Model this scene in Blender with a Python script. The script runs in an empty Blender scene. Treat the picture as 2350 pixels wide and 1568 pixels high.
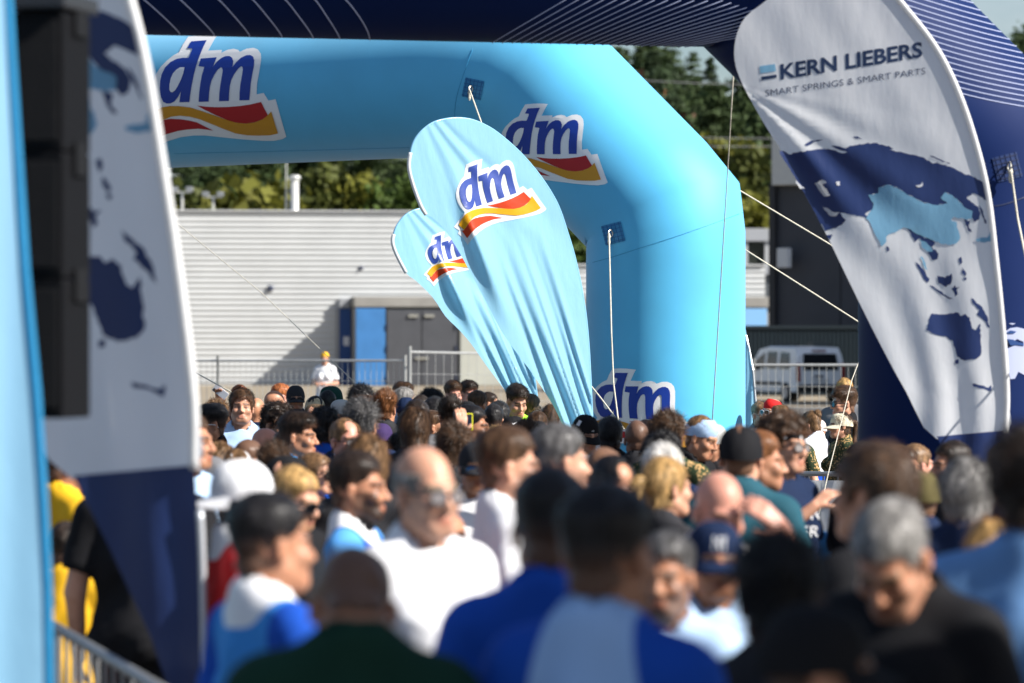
import bpy, bmesh, math, random
import numpy as np
from mathutils import Vector, Matrix, Euler
from mathutils.bvhtree import BVHTree
from mathutils.geometry import tessellate_polygon

# ------------------------------------------------------------------ camera, sky, sun, exposure
SC = bpy.context.scene
COL = SC.collection
R = math.radians
FOC = 8812.0            # focal length in survey pixels (the frame is 2350 x 1568 of them)
CX, HY, CAMZ = 1175.0, 770.0, 2.2
cam_d = bpy.data.cameras.new('camera')
cam = bpy.data.objects.new('camera', cam_d)
COL.objects.link(cam)
cam.location = (0, 0, CAMZ)
cam.rotation_euler = (R(90), 0, 0)
cam_d.sensor_width = 36.0
cam_d.lens = 36.0 * FOC / 2350.0
cam_d.shift_y = -14.0 / 2350.0
cam_d.clip_start = 0.5
cam_d.clip_end = 3000
cam_d.dof.use_dof = True
cam_d.dof.focus_distance = FOC / 285.0
cam_d.dof.aperture_fstop = 3.0
SC.camera = cam

SUN_AZ, SUN_EL = R(22), R(38)        # right of the camera, a little behind it
sdir = Vector((math.cos(SUN_AZ) * math.cos(SUN_EL), -math.sin(SUN_AZ) * math.cos(SUN_EL), math.sin(SUN_EL)))
world = bpy.data.worlds.new('World')
SC.world = world
world.use_nodes = True
wn, wl = world.node_tree.nodes, world.node_tree.links
wn.clear()
w_out = wn.new('ShaderNodeOutputWorld')
w_bg = wn.new('ShaderNodeBackground')
w_sky = wn.new('ShaderNodeTexSky')
w_sky.sky_type = 'NISHITA'
w_sky.sun_disc = False
w_sky.sun_elevation = SUN_EL
w_sky.sun_rotation = math.atan2(sdir.x, sdir.y)
w_sky.air_density = 1.0
w_sky.dust_density = 1.0
w_sky.ozone_density = 3.0
w_bg.inputs['Strength'].default_value = 0.066
# thin bright cloud over the whole sky
w_tc = wn.new('ShaderNodeTexCoord')
w_mp = wn.new('ShaderNodeMapping')
w_mp.inputs['Scale'].default_value = (3.0, 3.0, 9.0)
w_no = wn.new('ShaderNodeTexNoise')
w_no.inputs['Scale'].default_value = 2.2
w_no.inputs['Detail'].default_value = 7
w_rp = wn.new('ShaderNodeValToRGB')
w_rp.color_ramp.elements[0].position = 0.50
w_rp.color_ramp.elements[1].position = 0.78
w_mx = wn.new('ShaderNodeMixRGB')
w_mx.inputs['Color2'].default_value = (8.0, 8.1, 8.3, 1)
w_ml = wn.new('ShaderNodeMath')
w_ml.operation = 'MULTIPLY'
w_ml.inputs[1].default_value = 0.7
wl.new(w_tc.outputs['Generated'], w_mp.inputs['Vector'])
wl.new(w_mp.outputs['Vector'], w_no.inputs['Vector'])
wl.new(w_no.outputs['Fac'], w_rp.inputs['Fac'])
wl.new(w_rp.outputs['Color'], w_ml.inputs[0])
wl.new(w_ml.outputs['Value'], w_mx.inputs['Fac'])
wl.new(w_sky.outputs['Color'], w_mx.inputs['Color1'])
wl.new(w_mx.outputs['Color'], w_bg.inputs['Color'])
wl.new(w_bg.outputs['Background'], w_out.inputs['Surface'])

sun_d = bpy.data.lights.new('sun', 'SUN')
sun_d.energy = 5.0
sun_d.angle = R(0.55)
sun_d.color = (1.0, 0.955, 0.885)
sun = bpy.data.objects.new('sun', sun_d)
COL.objects.link(sun)
sun.rotation_euler = (-sdir).to_track_quat('-Z', 'Y').to_euler()
sun.location = (40, -20, 60)
SC.view_settings.view_transform = 'Standard'
SC.view_settings.look = 'None'
SC.view_settings.exposure = 0.85
SC.view_settings.gamma = 1.0
SC.cycles.use_adaptive_sampling = True
SC.cycles.max_bounces = 6
SC.cycles.diffuse_bounces = 3
SC.cycles.glossy_bounces = 2
SC.cycles.transmission_bounces = 4
SC.cycles.transparent_max_bounces = 6
SC.cycles.sample_clamp_indirect = 6.0
SC.cycles.use_denoising = True

# ------------------------------------------------------------------ helpers
def P(x, y, s):
    """a point of the place from its survey pixel and its scale (pixels per metre there)"""
    return Vector(((x - CX) / s, FOC / s, CAMZ - (y - HY) / s))

def srgb(r, g, b):
    f = lambda c: (c / 255 / 12.92) if c / 255 <= 0.04045 else ((c / 255 + 0.055) / 1.055) ** 2.4
    return (f(r), f(g), f(b))

MATS = {}
def mat(name, col, rough=0.6, spec=0.4, metal=0.0, noise=0.0, nscale=8.0, bump=0.0, bscale=60.0,
        trans=0.0, sheen=0.0, stretch=(1, 1, 1), coords='Object'):
    """plain procedural material: base colour broken up by noise, fine bump, optional cloth translucency"""
    if name in MATS:
        return MATS[name]
    m = bpy.data.materials.new(name)
    MATS[name] = m
    m.use_nodes = True
    n, l = m.node_tree.nodes, m.node_tree.links
    b = n['Principled BSDF']
    b.inputs['Base Color'].default_value = (*col, 1)
    b.inputs['Roughness'].default_value = rough
    b.inputs['Metallic'].default_value = metal
    b.inputs['Specular IOR Level'].default_value = spec
    if sheen:
        b.inputs['Sheen Weight'].default_value = sheen
    src = None
    if noise or bump:
        tc = n.new('ShaderNodeTexCoord')
        mp = n.new('ShaderNodeMapping')
        mp.inputs['Scale'].default_value = stretch
        l.new(tc.outputs[coords], mp.inputs['Vector'])
    if noise:
        t = n.new('ShaderNodeTexNoise')
        t.inputs['Scale'].default_value = nscale
        t.inputs['Detail'].default_value = 5
        l.new(mp.outputs['Vector'], t.inputs['Vector'])
        rp = n.new('ShaderNodeMapRange')
        rp.inputs['From Min'].default_value = 0.3
        rp.inputs['From Max'].default_value = 0.7
        rp.inputs['To Min'].default_value = 1 - noise
        rp.inputs['To Max'].default_value = 1 + noise
        l.new(t.outputs['Fac'], rp.inputs['Value'])
        mu = n.new('ShaderNodeMixRGB')
        mu.blend_type = 'MULTIPLY'
        mu.inputs['Fac'].default_value = 1
        mu.inputs['Color1'].default_value = (*col, 1)
        l.new(rp.outputs['Result'], mu.inputs['Color2'])
        l.new(mu.outputs['Color'], b.inputs['Base Color'])
        src = mu.outputs['Color']
    if bump:
        t2 = n.new('ShaderNodeTexNoise')
        t2.inputs['Scale'].default_value = bscale
        t2.inputs['Detail'].default_value = 4
        l.new(mp.outputs['Vector'], t2.inputs['Vector'])
        bp = n.new('ShaderNodeBump')
        bp.inputs['Strength'].default_value = bump
        bp.inputs['Distance'].default_value = 0.01
        l.new(t2.outputs['Fac'], bp.inputs['Height'])
        l.new(bp.outputs['Normal'], b.inputs['Normal'])
    if trans:
        tr = n.new('ShaderNodeBsdfTranslucent')
        tr.inputs['Color'].default_value = (*col, 1)
        if src:
            l.new(src, tr.inputs['Color'])
        if bump:
            l.new(bp.outputs['Normal'], tr.inputs['Normal'])
        mx = n.new('ShaderNodeMixShader')
        mx.inputs['Fac'].default_value = trans
        l.new(b.outputs['BSDF'], mx.inputs[1])
        l.new(tr.outputs['BSDF'], mx.inputs[2])
        l.new(mx.outputs['Shader'], n['Material Output'].inputs['Surface'])
    return m

def link(o, parent=None):
    COL.objects.link(o)
    if parent is not None:
        o.parent = parent
    return o

def mesh_obj(name, verts, faces, material, parent=None, smooth=False):
    me = bpy.data.meshes.new(name)
    me.from_pydata([tuple(v) for v in verts], [], faces)
    if smooth:
        me.polygons.foreach_set('use_smooth', [True] * len(me.polygons))
    me.update()
    if material is not None:
        me.materials.append(material)
    return link(bpy.data.objects.new(name, me), parent)

def share(name, me, parent=None, material=None, loc=None, rot=None, scale=None):
    """another object on the same mesh data, with a material of its own if asked"""
    o = bpy.data.objects.new(name, me)
    if material is not None:
        if not me.materials:
            me.materials.append(material)
        o.material_slots[0].link = 'OBJECT'
        o.material_slots[0].material = material
    if loc is not None:
        o.location = loc
    if rot is not None:
        o.rotation_euler = rot
    if scale is not None:
        o.scale = scale
    return link(o, parent)

def tag(o, label=None, cat=None, group=None, kind=None):
    if label: o['label'] = label
    if cat: o['category'] = cat
    if group: o['group'] = group
    if kind: o['kind'] = kind
    return o

def empty(name, loc=(0, 0, 0), rz=0.0):
    o = bpy.data.objects.new(name, None)
    o.location = loc
    o.rotation_euler = (0, 0, rz)
    return link(o)

class MB:
    """collects boxes, tubes and sheets; build() links them as one mesh object"""
    def __init__(self):
        self.v, self.f = [], []
    def add(self, vs, fs):
        o = len(self.v)
        self.v += [tuple(p) for p in vs]
        self.f += [tuple(i + o for i in f) for f in fs]
        return self
    def box(self, c, d, rz=0.0, bev=0.0):
        x, y, z = d[0] / 2, d[1] / 2, d[2] / 2
        if bev:
            b = min(bev, x * .9, y * .9, z * .9)
            vs, fs = [], []
            bm = bmesh.new()
            bmesh.ops.create_cube(bm, size=1)
            for q in bm.verts:
                q.co = Vector((q.co.x * d[0], q.co.y * d[1], q.co.z * d[2]))
            bmesh.ops.bevel(bm, geom=list(bm.edges), offset=b, segments=2, affect='EDGES', profile=0.6)
            bm.verts.index_update()
            vs = [q.co.copy() for q in bm.verts]
            fs = [[q.index for q in f.verts] for f in bm.faces]
            bm.free()
        else:
            vs = [Vector(p) for p in ((-x, -y, -z), (x, -y, -z), (x, y, -z), (-x, y, -z), (-x, -y, z), (x, -y, z), (x, y, z), (-x, y, z))]
            fs = [(0, 3, 2, 1), (4, 5, 6, 7), (0, 1, 5, 4), (1, 2, 6, 5), (2, 3, 7, 6), (3, 0, 4, 7)]
        m = Matrix.Rotation(rz, 3, 'Z')
        return self.add([m @ p + Vector(c) for p in vs], fs)
    def tube(self, pts, r, n=8, caps=True):
        pts = [Vector(p) for p in pts]
        rs = r if isinstance(r, (list, tuple)) else [r] * len(pts)
        up = Vector((0, 0, 1))
        vs, fs = [], []
        last = None
        for i, p in enumerate(pts):
            a = pts[max(i - 1, 0)]
            b = pts[min(i + 1, len(pts) - 1)]
            t = (b - a).normalized()
            if last is None:
                ref = up if abs(t.z) < 0.9 else Vector((1, 0, 0))
                u = t.cross(ref).normalized()
            else:
                u = (last - t * last.dot(t)).normalized()
            last = u
            w = t.cross(u)
            for k in range(n):
                q = 2 * math.pi * k / n
                vs.append(p + (u * math.cos(q) + w * math.sin(q)) * rs[i])
        for i in range(len(pts) - 1):
            for k in range(n):
                a, b = i * n + k, i * n + (k + 1) % n
                fs.append((a, b, b + n, a + n))
        if caps:
            fs.append(tuple(range(n))[::-1])
            fs.append(tuple(range((len(pts) - 1) * n, len(pts) * n)))
        return self.add(vs, fs)
    def lathe(self, c, prof, n=16):
        c = Vector(c)
        vs, fs = [], []
        for (r, z) in prof:
            for k in range(n):
                q = 2 * math.pi * k / n
                vs.append(c + Vector((r * math.cos(q), r * math.sin(q), z)))
        for i in range(len(prof) - 1):
            for k in range(n):
                a, b = i * n + k, i * n + (k + 1) % n
                fs.append((a, b, b + n, a + n))
        fs.append(tuple(range(n))[::-1])
        fs.append(tuple(range((len(prof) - 1) * n, len(prof) * n)))
        return self.add(vs, fs)
    def prism(self, poly, axis_o, ux, uy, depth):
        """extrude a 2D polygon lying in the plane (axis_o, ux, uy) along depth"""
        o, ux, uy, dp = Vector(axis_o), Vector(ux), Vector(uy), Vector(depth)
        a = [o + ux * p[0] + uy * p[1] for p in poly]
        n = len(a)
        vs = a + [p + dp for p in a]
        fs = [tuple(range(n)), tuple(range(n, 2 * n))[::-1]]
        for i in range(n):
            j = (i + 1) % n
            fs.append((i, i + n, j + n, j))
        return self.add(vs, fs)
    def build(self, name, material, parent=None, smooth=False):
        return mesh_obj(name, self.v, self.f, material, parent, smooth)

def smooth_closed(pts, n=6):
    """Catmull-Rom through a closed list of points"""
    out = []
    k = len(pts)
    for i in range(k):
        p0, p1, p2, p3 = [np.array(pts[(i + j) % k], float) for j in (-1, 0, 1, 2)]
        for q in range(n):
            t = q / n
            out.append(tuple(0.5 * (2 * p1 + (p2 - p0) * t + (2 * p0 - 5 * p1 + 4 * p2 - p3) * t * t + (3 * p1 - p0 - 3 * p2 + p3) * t ** 3)))
    return out

def smooth_open(pts, n=6):
    out = []
    k = len(pts)
    for i in range(k - 1):
        p0 = np.array(pts[max(i - 1, 0)], float); p1 = np.array(pts[i], float)
        p2 = np.array(pts[i + 1], float); p3 = np.array(pts[min(i + 2, k - 1)], float)
        for q in range(n):
            t = q / n
            out.append(tuple(0.5 * (2 * p1 + (p2 - p0) * t + (2 * p0 - 5 * p1 + 4 * p2 - p3) * t * t + (3 * p1 - p0 - 3 * p2 + p3) * t ** 3)))
    out.append(tuple(pts[-1]))
    return out

def sheet2d(poly, step):
    """fill a 2D outline and cut it on a square grid: (points, faces)"""
    bm = bmesh.new()
    vs = [bm.verts.new((p[0], p[1], 0)) for p in poly]
    for tri in tessellate_polygon([[Vector((p[0], p[1], 0)) for p in poly]]):
        try:
            bm.faces.new([vs[i] for i in tri])
        except ValueError:
            pass
    xs = [p[0] for p in poly]; ys = [p[1] for p in poly]
    for lo, hi, nor in ((min(xs), max(xs), (1, 0, 0)), (min(ys), max(ys), (0, 1, 0))):
        k = math.floor(lo / step) + 1
        while k * step < hi:
            co = (k * step * nor[0], k * step * nor[1], 0)
            bmesh.ops.bisect_plane(bm, geom=list(bm.verts) + list(bm.edges) + list(bm.faces), plane_co=co, plane_no=nor, dist=1e-4)
            k += 1
    bmesh.ops.dissolve_degenerate(bm, dist=1e-4, edges=list(bm.edges))
    bm.normal_update()
    bm.verts.index_update()
    pts = [(q.co.x, q.co.y) for q in bm.verts]
    fs = []
    for f in bm.faces:
        ids = [q.index for q in f.verts]
        fs.append(ids if f.normal.z < 0 else ids[::-1])   # pixel y runs down: this makes it face the camera
    bm.free()
    return pts, fs
# ------------------------------------------------------------------ people: signed distance fields meshed as one surface
def axis(lo, hi, coarse, fines):
    out, x = [], lo
    while x <= hi:
        out.append(x)
        st = coarse
        for a, b, f in fines:
            if a <= x < b:
                st = min(st, f)
            elif x < a < x + st:
                st = max(a - x, 0.002)
        x += st
    return np.array(out)

class Field:
    def __init__(self, xs, ys, zs):
        self.ax = (xs, ys, zs)
        self.d = np.full((len(xs), len(ys), len(zs)), 0.3, np.float32)
    def sub(self, lo, hi, pad):
        sl = []
        for a, l, h in zip(self.ax, lo, hi):
            i = int(np.searchsorted(a, l - pad)); j = int(np.searchsorted(a, h + pad))
            sl.append(slice(max(i - 1, 0), min(j + 1, len(a))))
        g = np.meshgrid(*[a[q] for a, q in zip(self.ax, sl)], indexing='ij', sparse=True)
        return tuple(sl), g
    def union(self, sl, v, k):
        a = self.d[sl]
        if k > 0:
            h = np.maximum(k - np.abs(a - v), 0) / k
            self.d[sl] = np.minimum(a, v) - h * h * k * 0.25
        else:
            self.d[sl] = np.minimum(a, v)
    def cut(self, sl, v, k):
        """carve away where v < 0"""
        a = self.d[sl]; v = -v
        h = np.maximum(k - np.abs(a - v), 0) / max(k, 1e-6)
        self.d[sl] = np.maximum(a, v) + h * h * k * 0.25
    def cap(self, a, b, r0, r1, k=0.02, off=0.0, flat=None, carve=False):
        a, b = np.array(a, float), np.array(b, float)
        r0 += off; r1 += off
        rm = max(r0, r1)
        sl, (X, Y, Z) = self.sub(np.minimum(a, b) - rm, np.maximum(a, b) + rm, k + 0.03)
        ab = b - a
        L = float(ab @ ab) + 1e-9
        t0 = ((X - a[0]) * ab[0] + (Y - a[1]) * ab[1] + (Z - a[2]) * ab[2]) / L
        t = np.clip(t0, 0, 1)
        v = np.sqrt((X - a[0] - t * ab[0]) ** 2 + (Y - a[1] - t * ab[1]) ** 2 + (Z - a[2] - t * ab[2]) ** 2) - (r0 + t * (r1 - r0))
        if flat is not None:
            v = np.maximum(v, (t0 - flat) * math.sqrt(L))
        (self.cut if carve else self.union)(sl, v, k)
    def ell(self, c, r, k=0.02, off=0.0, M=None, carve=False):
        c = np.array(c, float); r = np.array(r, float) + off
        rm = float(r.max())
        sl, (X, Y, Z) = self.sub(c - rm, c + rm, k + 0.03)
        dx, dy, dz = X - c[0], Y - c[1], Z - c[2]
        if M is not None:
            dx, dy, dz = (M[0][0] * dx + M[1][0] * dy + M[2][0] * dz, M[0][1] * dx + M[1][1] * dy + M[2][1] * dz, M[0][2] * dx + M[1][2] * dy + M[2][2] * dz)
        k0 = np.sqrt((dx / r[0]) ** 2 + (dy / r[1]) ** 2 + (dz / r[2]) ** 2)
        k1 = np.sqrt((dx / r[0] ** 2) ** 2 + (dy / r[1] ** 2) ** 2 + (dz / r[2] ** 2) ** 2) + 1e-9
        v = k0 * (k0 - 1) / k1
        (self.cut if carve else self.union)(sl, v, k)
    def grid(self):
        return np.meshgrid(*self.ax, indexing='ij', sparse=True)
    def mesh(self):
        """naive surface nets on the uneven grid"""
        d = self.d; xs, ys, zs = self.ax
        ins = d < 0
        c = [ins[i:ins.shape[0] - 1 + i, j:ins.shape[1] - 1 + j, k:ins.shape[2] - 1 + k] for i in (0, 1) for j in (0, 1) for k in (0, 1)]
        s = sum(q.astype(np.int8) for q in c)
        cells = np.argwhere((s > 0) & (s < 8))
        idx = np.full(s.shape, -1, np.int32)
        idx[tuple(cells.T)] = np.arange(len(cells))
        pos = np.zeros((len(cells), 3)); cnt = np.zeros(len(cells))
        I, J, K = cells.T
        val = {(i, j, k): d[I + i, J + j, K + k] for i in (0, 1) for j in (0, 1) for k in (0, 1)}
        for a in val:
            for ax_ in range(3):
                if a[ax_] == 0:
                    b = list(a); b[ax_] = 1; b = tuple(b)
                    va, vb = val[a], val[b]
                    m = (va < 0) != (vb < 0)
                    t = np.where(m, va / np.where(m, va - vb, 1), 0)
                    pa = np.stack([xs[I + a[0]], ys[J + a[1]], zs[K + a[2]]], 1)
                    pb = np.stack([xs[I + b[0]], ys[J + b[1]], zs[K + b[2]]], 1)
                    pos += np.where(m[:, None], pa + (pb - pa) * t[:, None], 0)
                    cnt += m
        pos /= cnt[:, None]
        quads = []
        for ax_ in range(3):
            lo = [slice(None)] * 3; hi = [slice(None)] * 3
            lo[ax_] = slice(0, -1); hi[ax_] = slice(1, None)
            A, B = ins[tuple(lo)], ins[tuple(hi)]
            e = np.argwhere(A != B)
            o1, o2 = (ax_ + 1) % 3, (ax_ + 2) % 3
            ok = (e[:, o1] > 0) & (e[:, o2] > 0) & (e[:, o1] < d.shape[o1] - 1) & (e[:, o2] < d.shape[o2] - 1)
            e = e[ok]
            fl = A[tuple(e.T)]
            q = []
            for p1, p2 in ((1, 1), (0, 1), (0, 0), (1, 0)):
                f = e.copy(); f[:, o1] -= p1; f[:, o2] -= p2
                q.append(idx[tuple(f.T)])
            q = np.stack(q, 1)
            q[~fl] = q[~fl][:, ::-1]
            quads.append(q)
        return pos, np.concatenate(quads)

def np_mesh(name, pos, quads, smooth=True):
    me = bpy.data.meshes.new(name)
    n, m = len(pos), len(quads)
    w = quads.shape[1]
    me.vertices.add(n)
    me.vertices.foreach_set('co', np.ascontiguousarray(pos, np.float32).ravel())
    me.loops.add(m * w)
    me.loops.foreach_set('vertex_index', np.ascontiguousarray(quads, np.int32).ravel())
    me.polygons.add(m)
    me.polygons.foreach_set('loop_start', np.arange(m, dtype=np.int32) * w)
    me.polygons.foreach_set('use_smooth', np.full(m, smooth))
    me.update(calc_edges=True)
    me.validate()
    return me

HZ = 1.622            # head centre above the ground for a figure 1.75 m tall
NECK = np.array((0, 0.03, 1.50))

def head_matrix(pitch, turn, roll=0):
    """head space -> body space: pitch tips the face down, turn swings it to the figure's left"""
    rot = Matrix.Rotation(R(turn), 4, 'Z') @ Matrix.Rotation(R(roll), 4, 'Y') @ Matrix.Rotation(R(pitch), 4, 'X')
    return Matrix.Translation(NECK) @ rot @ Matrix.Translation(Vector((0, 0, HZ)) - Vector(NECK))

def add_head(f, M, sex, k=1.0):
    m3 = np.array(M.to_3x3())
    T = lambda x, y, z: tuple(M @ Vector((x * k, y * k, z * k)))
    fem = sex == 'f'
    f.ell(T(0, .018, .040), np.array((.074, .094, .088)) * k, .02, 0, m3)
    f.ell(T(0, -.028, -.030), np.array((.058, .066, .082)) * k, .03, 0, m3)
    f.cap(T(-.020, -.066, -.092), T(.020, -.066, -.092), .019 * k if not fem else .016 * k, .019 * k if not fem else .016 * k, .035)
    for s in (-1, 1):
        f.cap(T(.050 * s, .0, -.055), T(.026 * s, -.060, -.090), .020 * k, .018 * k, .03)
        f.cap(T(.012 * s, -.088, .020), T(.042 * s, -.074, .022), .012 * k, .011 * k, .016)
        f.ell(T(.041 * s, -.066, -.026), np.array((.024, .024, .022)) * k, .025, 0, m3)
        f.ell(T(.031 * s, -.104, .000), np.array((.019, .018, .012)) * k, .010, 0, m3, carve=True)
        f.ell(T(.031 * s, -.0775, -.001), np.array((.0135, .0125, .0115)) * k, .003, 0, m3)
        f.ell(T(.079 * s, .012, -.006), np.array((.009, .019, .031)) * k, .008, 0, m3)
        f.ell(T(.087 * s, .004, -.004), np.array((.006, .009, .018)) * k, .006, 0, m3, carve=True)
    f.cap(T(0, -.088, .014), T(0, -.114, -.030), .0075 * k, .0115 * k, .012)
    for s in (-1, 1):
        f.ell(T(.0125 * s, -.102, -.034), np.array((.0085, .011, .0075)) * k, .007, 0, m3)
    f.cap(T(-.016, -.093, -.060), T(.016, -.093, -.060), .0065 * k, .0065 * k, .008)
    f.cap(T(-.014, -.091, -.072), T(.014, -.091, -.072), .0075 * k, .0075 * k, .008)
    f.cap(T(-.024, -.101, -.0655), T(.024, -.101, -.0655), .004 * k, .004 * k, .006, carve=True)
    # neck
    nb = (0, .035, 1.435); r = .046 if fem else .056
    f.cap(nb, T(0, .018, -.055), r + .008, r, .03)

def hand(f, W, D, N, curl=0.4, side=1, k=1.0, bend=1.0):
    """palm, four fingers of unequal length and a thumb from the palm's side; D along the fingers, N out of the palm"""
    W, D, N = Vector(W), Vector(D).normalized(), Vector(N)
    N = (N - D * N.dot(D)).normalized()
    S = D.cross(N) * side
    for q in (-.024, -.008, .008, .024):
        f.cap(W + S * q * .75 + D * .012, W + S * q + D * .085, .0135, .0115, .008)
    for q, ln in zip((-.028, -.0095, .0095, .028), (.068, .078, .083, .074)):
        a = W + S * q + D * .088
        d1 = (D * math.cos(curl) + N * math.sin(curl)).normalized()
        b = a + d1 * ln * .5
        d2 = (D * math.cos(curl * 2.1 * bend) + N * math.sin(curl * 2.1 * bend)).normalized()
        f.cap(a, b, .0098, .0092, .004)
        f.cap(b, b + d2 * ln * .5, .0092, .0080, .003)
    a = W + S * .024 + D * .022
    b = a + (S * .75 + D * .55 + N * .25).normalized() * .040
    f.cap(a, b, .0135, .0110, .010)
    f.cap(b, b + (S * .25 + D * .85 + N * .45).normalized() * .034, .0108, .0090, .003)

ARMS = {   # per arm: elbow, wrist, finger direction, palm normal (given for the figure's left side, x > 0)
    'down': ((.245, .04, 1.13), (.262, -.02, .885), (.02, -.15, -1), (-1, -.25, 0)),
    'phone': ((.27, -.10, 1.20), (.22, -.22, 1.46), (-.1, -.15, 1), (-.5, -1, 0)),
    'high': ((.27, -.07, 1.60), (.22, -.16, 1.85), (-.05, -.1, 1), (-.2, -1, 0)),
    'brow': ((.31, -.13, 1.36), (.16, -.20, 1.57), (-.75, .1, .62), (-.2, .9, -.3)),
    'fold': ((.25, .03, 1.14), (.12, -.24, 1.13), (-.9, -.3, .1), (0, .5, -1)),
    'point': ((.26, -.06, 1.18), (.10, -.24, 1.36), (-.8, -.25, .6), (-.3, .3, -1)),
    'lift': ((.30, -.12, 1.37), (.25, -.21, 1.60), (-.05, -.15, 1), (-.45, -1, 0)),
    'hip': ((.38, .10, 1.15), (.21, -.03, 1.02), (-.5, -.5, -.7), (-.8, .6, 0)),
}

def body_prims(f, sex, arms, off=0.0, part='all', sleeve=0.6, loose=0.0):
    w = .90 if sex == 'f' else (1.12 if sex == 'b' else 1.0)
    dp = .94 if sex == 'f' else (1.22 if sex == 'b' else 1.0)
    if part in ('all', 'shirt'):
        f.ell((0, .012, 1.275), (.165 * w, .112 * dp, .185), .05, off)
        f.ell((0, .0 if sex != 'b' else -.03, 1.09), (.142 * w, .105 * dp, .19), .06, off + loose)
        f.ell((0, .012, .955), (.158 * w, .112 * dp, .13), .06, off + loose * 1.2)
        f.cap((-.145 * w, .018, 1.405), (.145 * w, .018, 1.405), .055, .055, .05, off)
        if part == 'shirt':
            f.cap((0, .038, 1.38), (0, .036, 1.50), .074, .066, .03, off)
        for s in (-1, 1):
            f.cap((.045 * s, .035, 1.475), (.15 * s * w, .022, 1.425), .040, .046, .04, off)
            if sex == 'f':
                f.ell((.068 * s, -.085, 1.265), (.058, .050, .058), .03, off)
            else:
                f.ell((.075 * s, -.060, 1.31), (.075, .045, .06), .04, off)
    if part in ('all', 'shirt'):
        for s, pose in zip((-1, 1), arms):
            e, wr, D, N = [np.array(q) * np.array((s, 1, 1)) for q in ARMS[pose]]
            sh = np.array((.178 * s * w, .02, 1.405))
            e = e + np.array((.02 * s * (w - 1) * 6, 0, 0))
            if part == 'all':
                f.cap(sh, e, .052, .040, .03, off)
                f.cap(e, wr, .040, .026, .015, off)
                hand(f, wr, D, N, .35, s)
            elif sleeve > 0:
                f.cap(sh, e, .052 + off + .004, .046 + off + .014, .03, 0, flat=sleeve)
    if part == 'all':
        f.ell((0, .012, .93), (.165 * w, .118 * dp, .12), .05, 0)
        for s in (-1, 1):
            f.cap((.085 * s, .012, .90), (.095 * s, 0, .49), .088 * w, .054, .05)
            f.cap((.095 * s, 0, .49), (.10 * s, .03, .085), .052, .036, .03)
            f.ell((.097 * s, .03, .36), (.046, .052, .11), .03)
            f.cap((.10 * s, .045, .04), (.115 * s, -.145, .028), .036, .028, .03)

def face_colours(me, pos, M, k=1.0):
    """per-vertex masks in head space: brows, lips, eyes, beard"""
    inv = np.array(M.inverted())
    p = (pos @ inv[:3, :3].T + inv[:3, 3]) / k
    x, y, z = np.abs(p[:, 0]), p[:, 1], p[:, 2]
    st = lambda a, b, v: np.clip((v - a) / (b - a), 0, 1)
    front = st(-.045, -.062, y)
    brow = front * st(.0105, .0055, np.abs(z - (.0235 - .10 * (x - .03) ** 2 / .03))) * st(.006, .012, x) * st(.056, .050, x)
    lip = front * st(1.3, .8, np.sqrt((x / .025) ** 2 + ((z + .066) / .0125) ** 2)) * st(-.07, -.08, y)
    eye = st(1.5, .9, np.sqrt(((x - .031) / .0150) ** 2 + ((z + .001) / .0078) ** 2)) * front
    beard = st(.005, -.03, y + .0) * st(-.036, -.050, z - .35 * np.clip(x - .035, 0, 1)) * (1 - lip)
    beard = np.maximum(beard, st(.02, -.005, y) * st(.045, .055, x) * st(.0, -.01, z) * .8) * st(-.17, -.13, z)
    near = (z > -.2).astype(float)
    col = np.stack([brow * near, lip * near, eye * near, beard * near], 1).astype(np.float32)
    a = me.attributes.new('face', 'FLOAT_COLOR', 'POINT')
    a.data.foreach_set('color', col.ravel())

BODY, SHIRT, LOWER = {}, {}, {}
def hand_fines(arms):
    fx, fy, fz = [], [], []
    for s, pose in zip((-1, 1), arms):
        w, d = ARMS[pose][1], np.array(ARMS[pose][2]); d = d / np.linalg.norm(d)
        c = np.array((w[0] * s, w[1], w[2])) + d * np.array((s, 1, 1)) * .09
        fx.append((c[0] - .10, c[0] + .10, .0085)); fy.append((c[1] - .10, c[1] + .10, .0085)); fz.append((c[2] - .11, c[2] + .11, .0085))
    return fx, fy, fz

def get_body(sex, arms, pitch, turn):
    key = (sex, arms, pitch, turn)
    if key in BODY:
        return BODY[key]
    M = head_matrix(pitch, turn)
    fx, fy, fz = hand_fines(arms)
    f = Field(axis(-.52, .52, .022, [(-.105, .105, .0075)] + fx), axis(-.46, .22, .022, [(-.145, .125, .0075)] + fy),
              axis(-.03, 2.12, .022, [(1.47, 1.775, .0072)] + fz))
    body_prims(f, sex, arms)
    add_head(f, M, sex, .96 if sex == 'f' else 1.0)
    pos, q = f.mesh()
    me = np_mesh('person', pos, q)
    face_colours(me, pos, M, .96 if sex == 'f' else 1.0)
    BODY[key] = me
    return me

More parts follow.
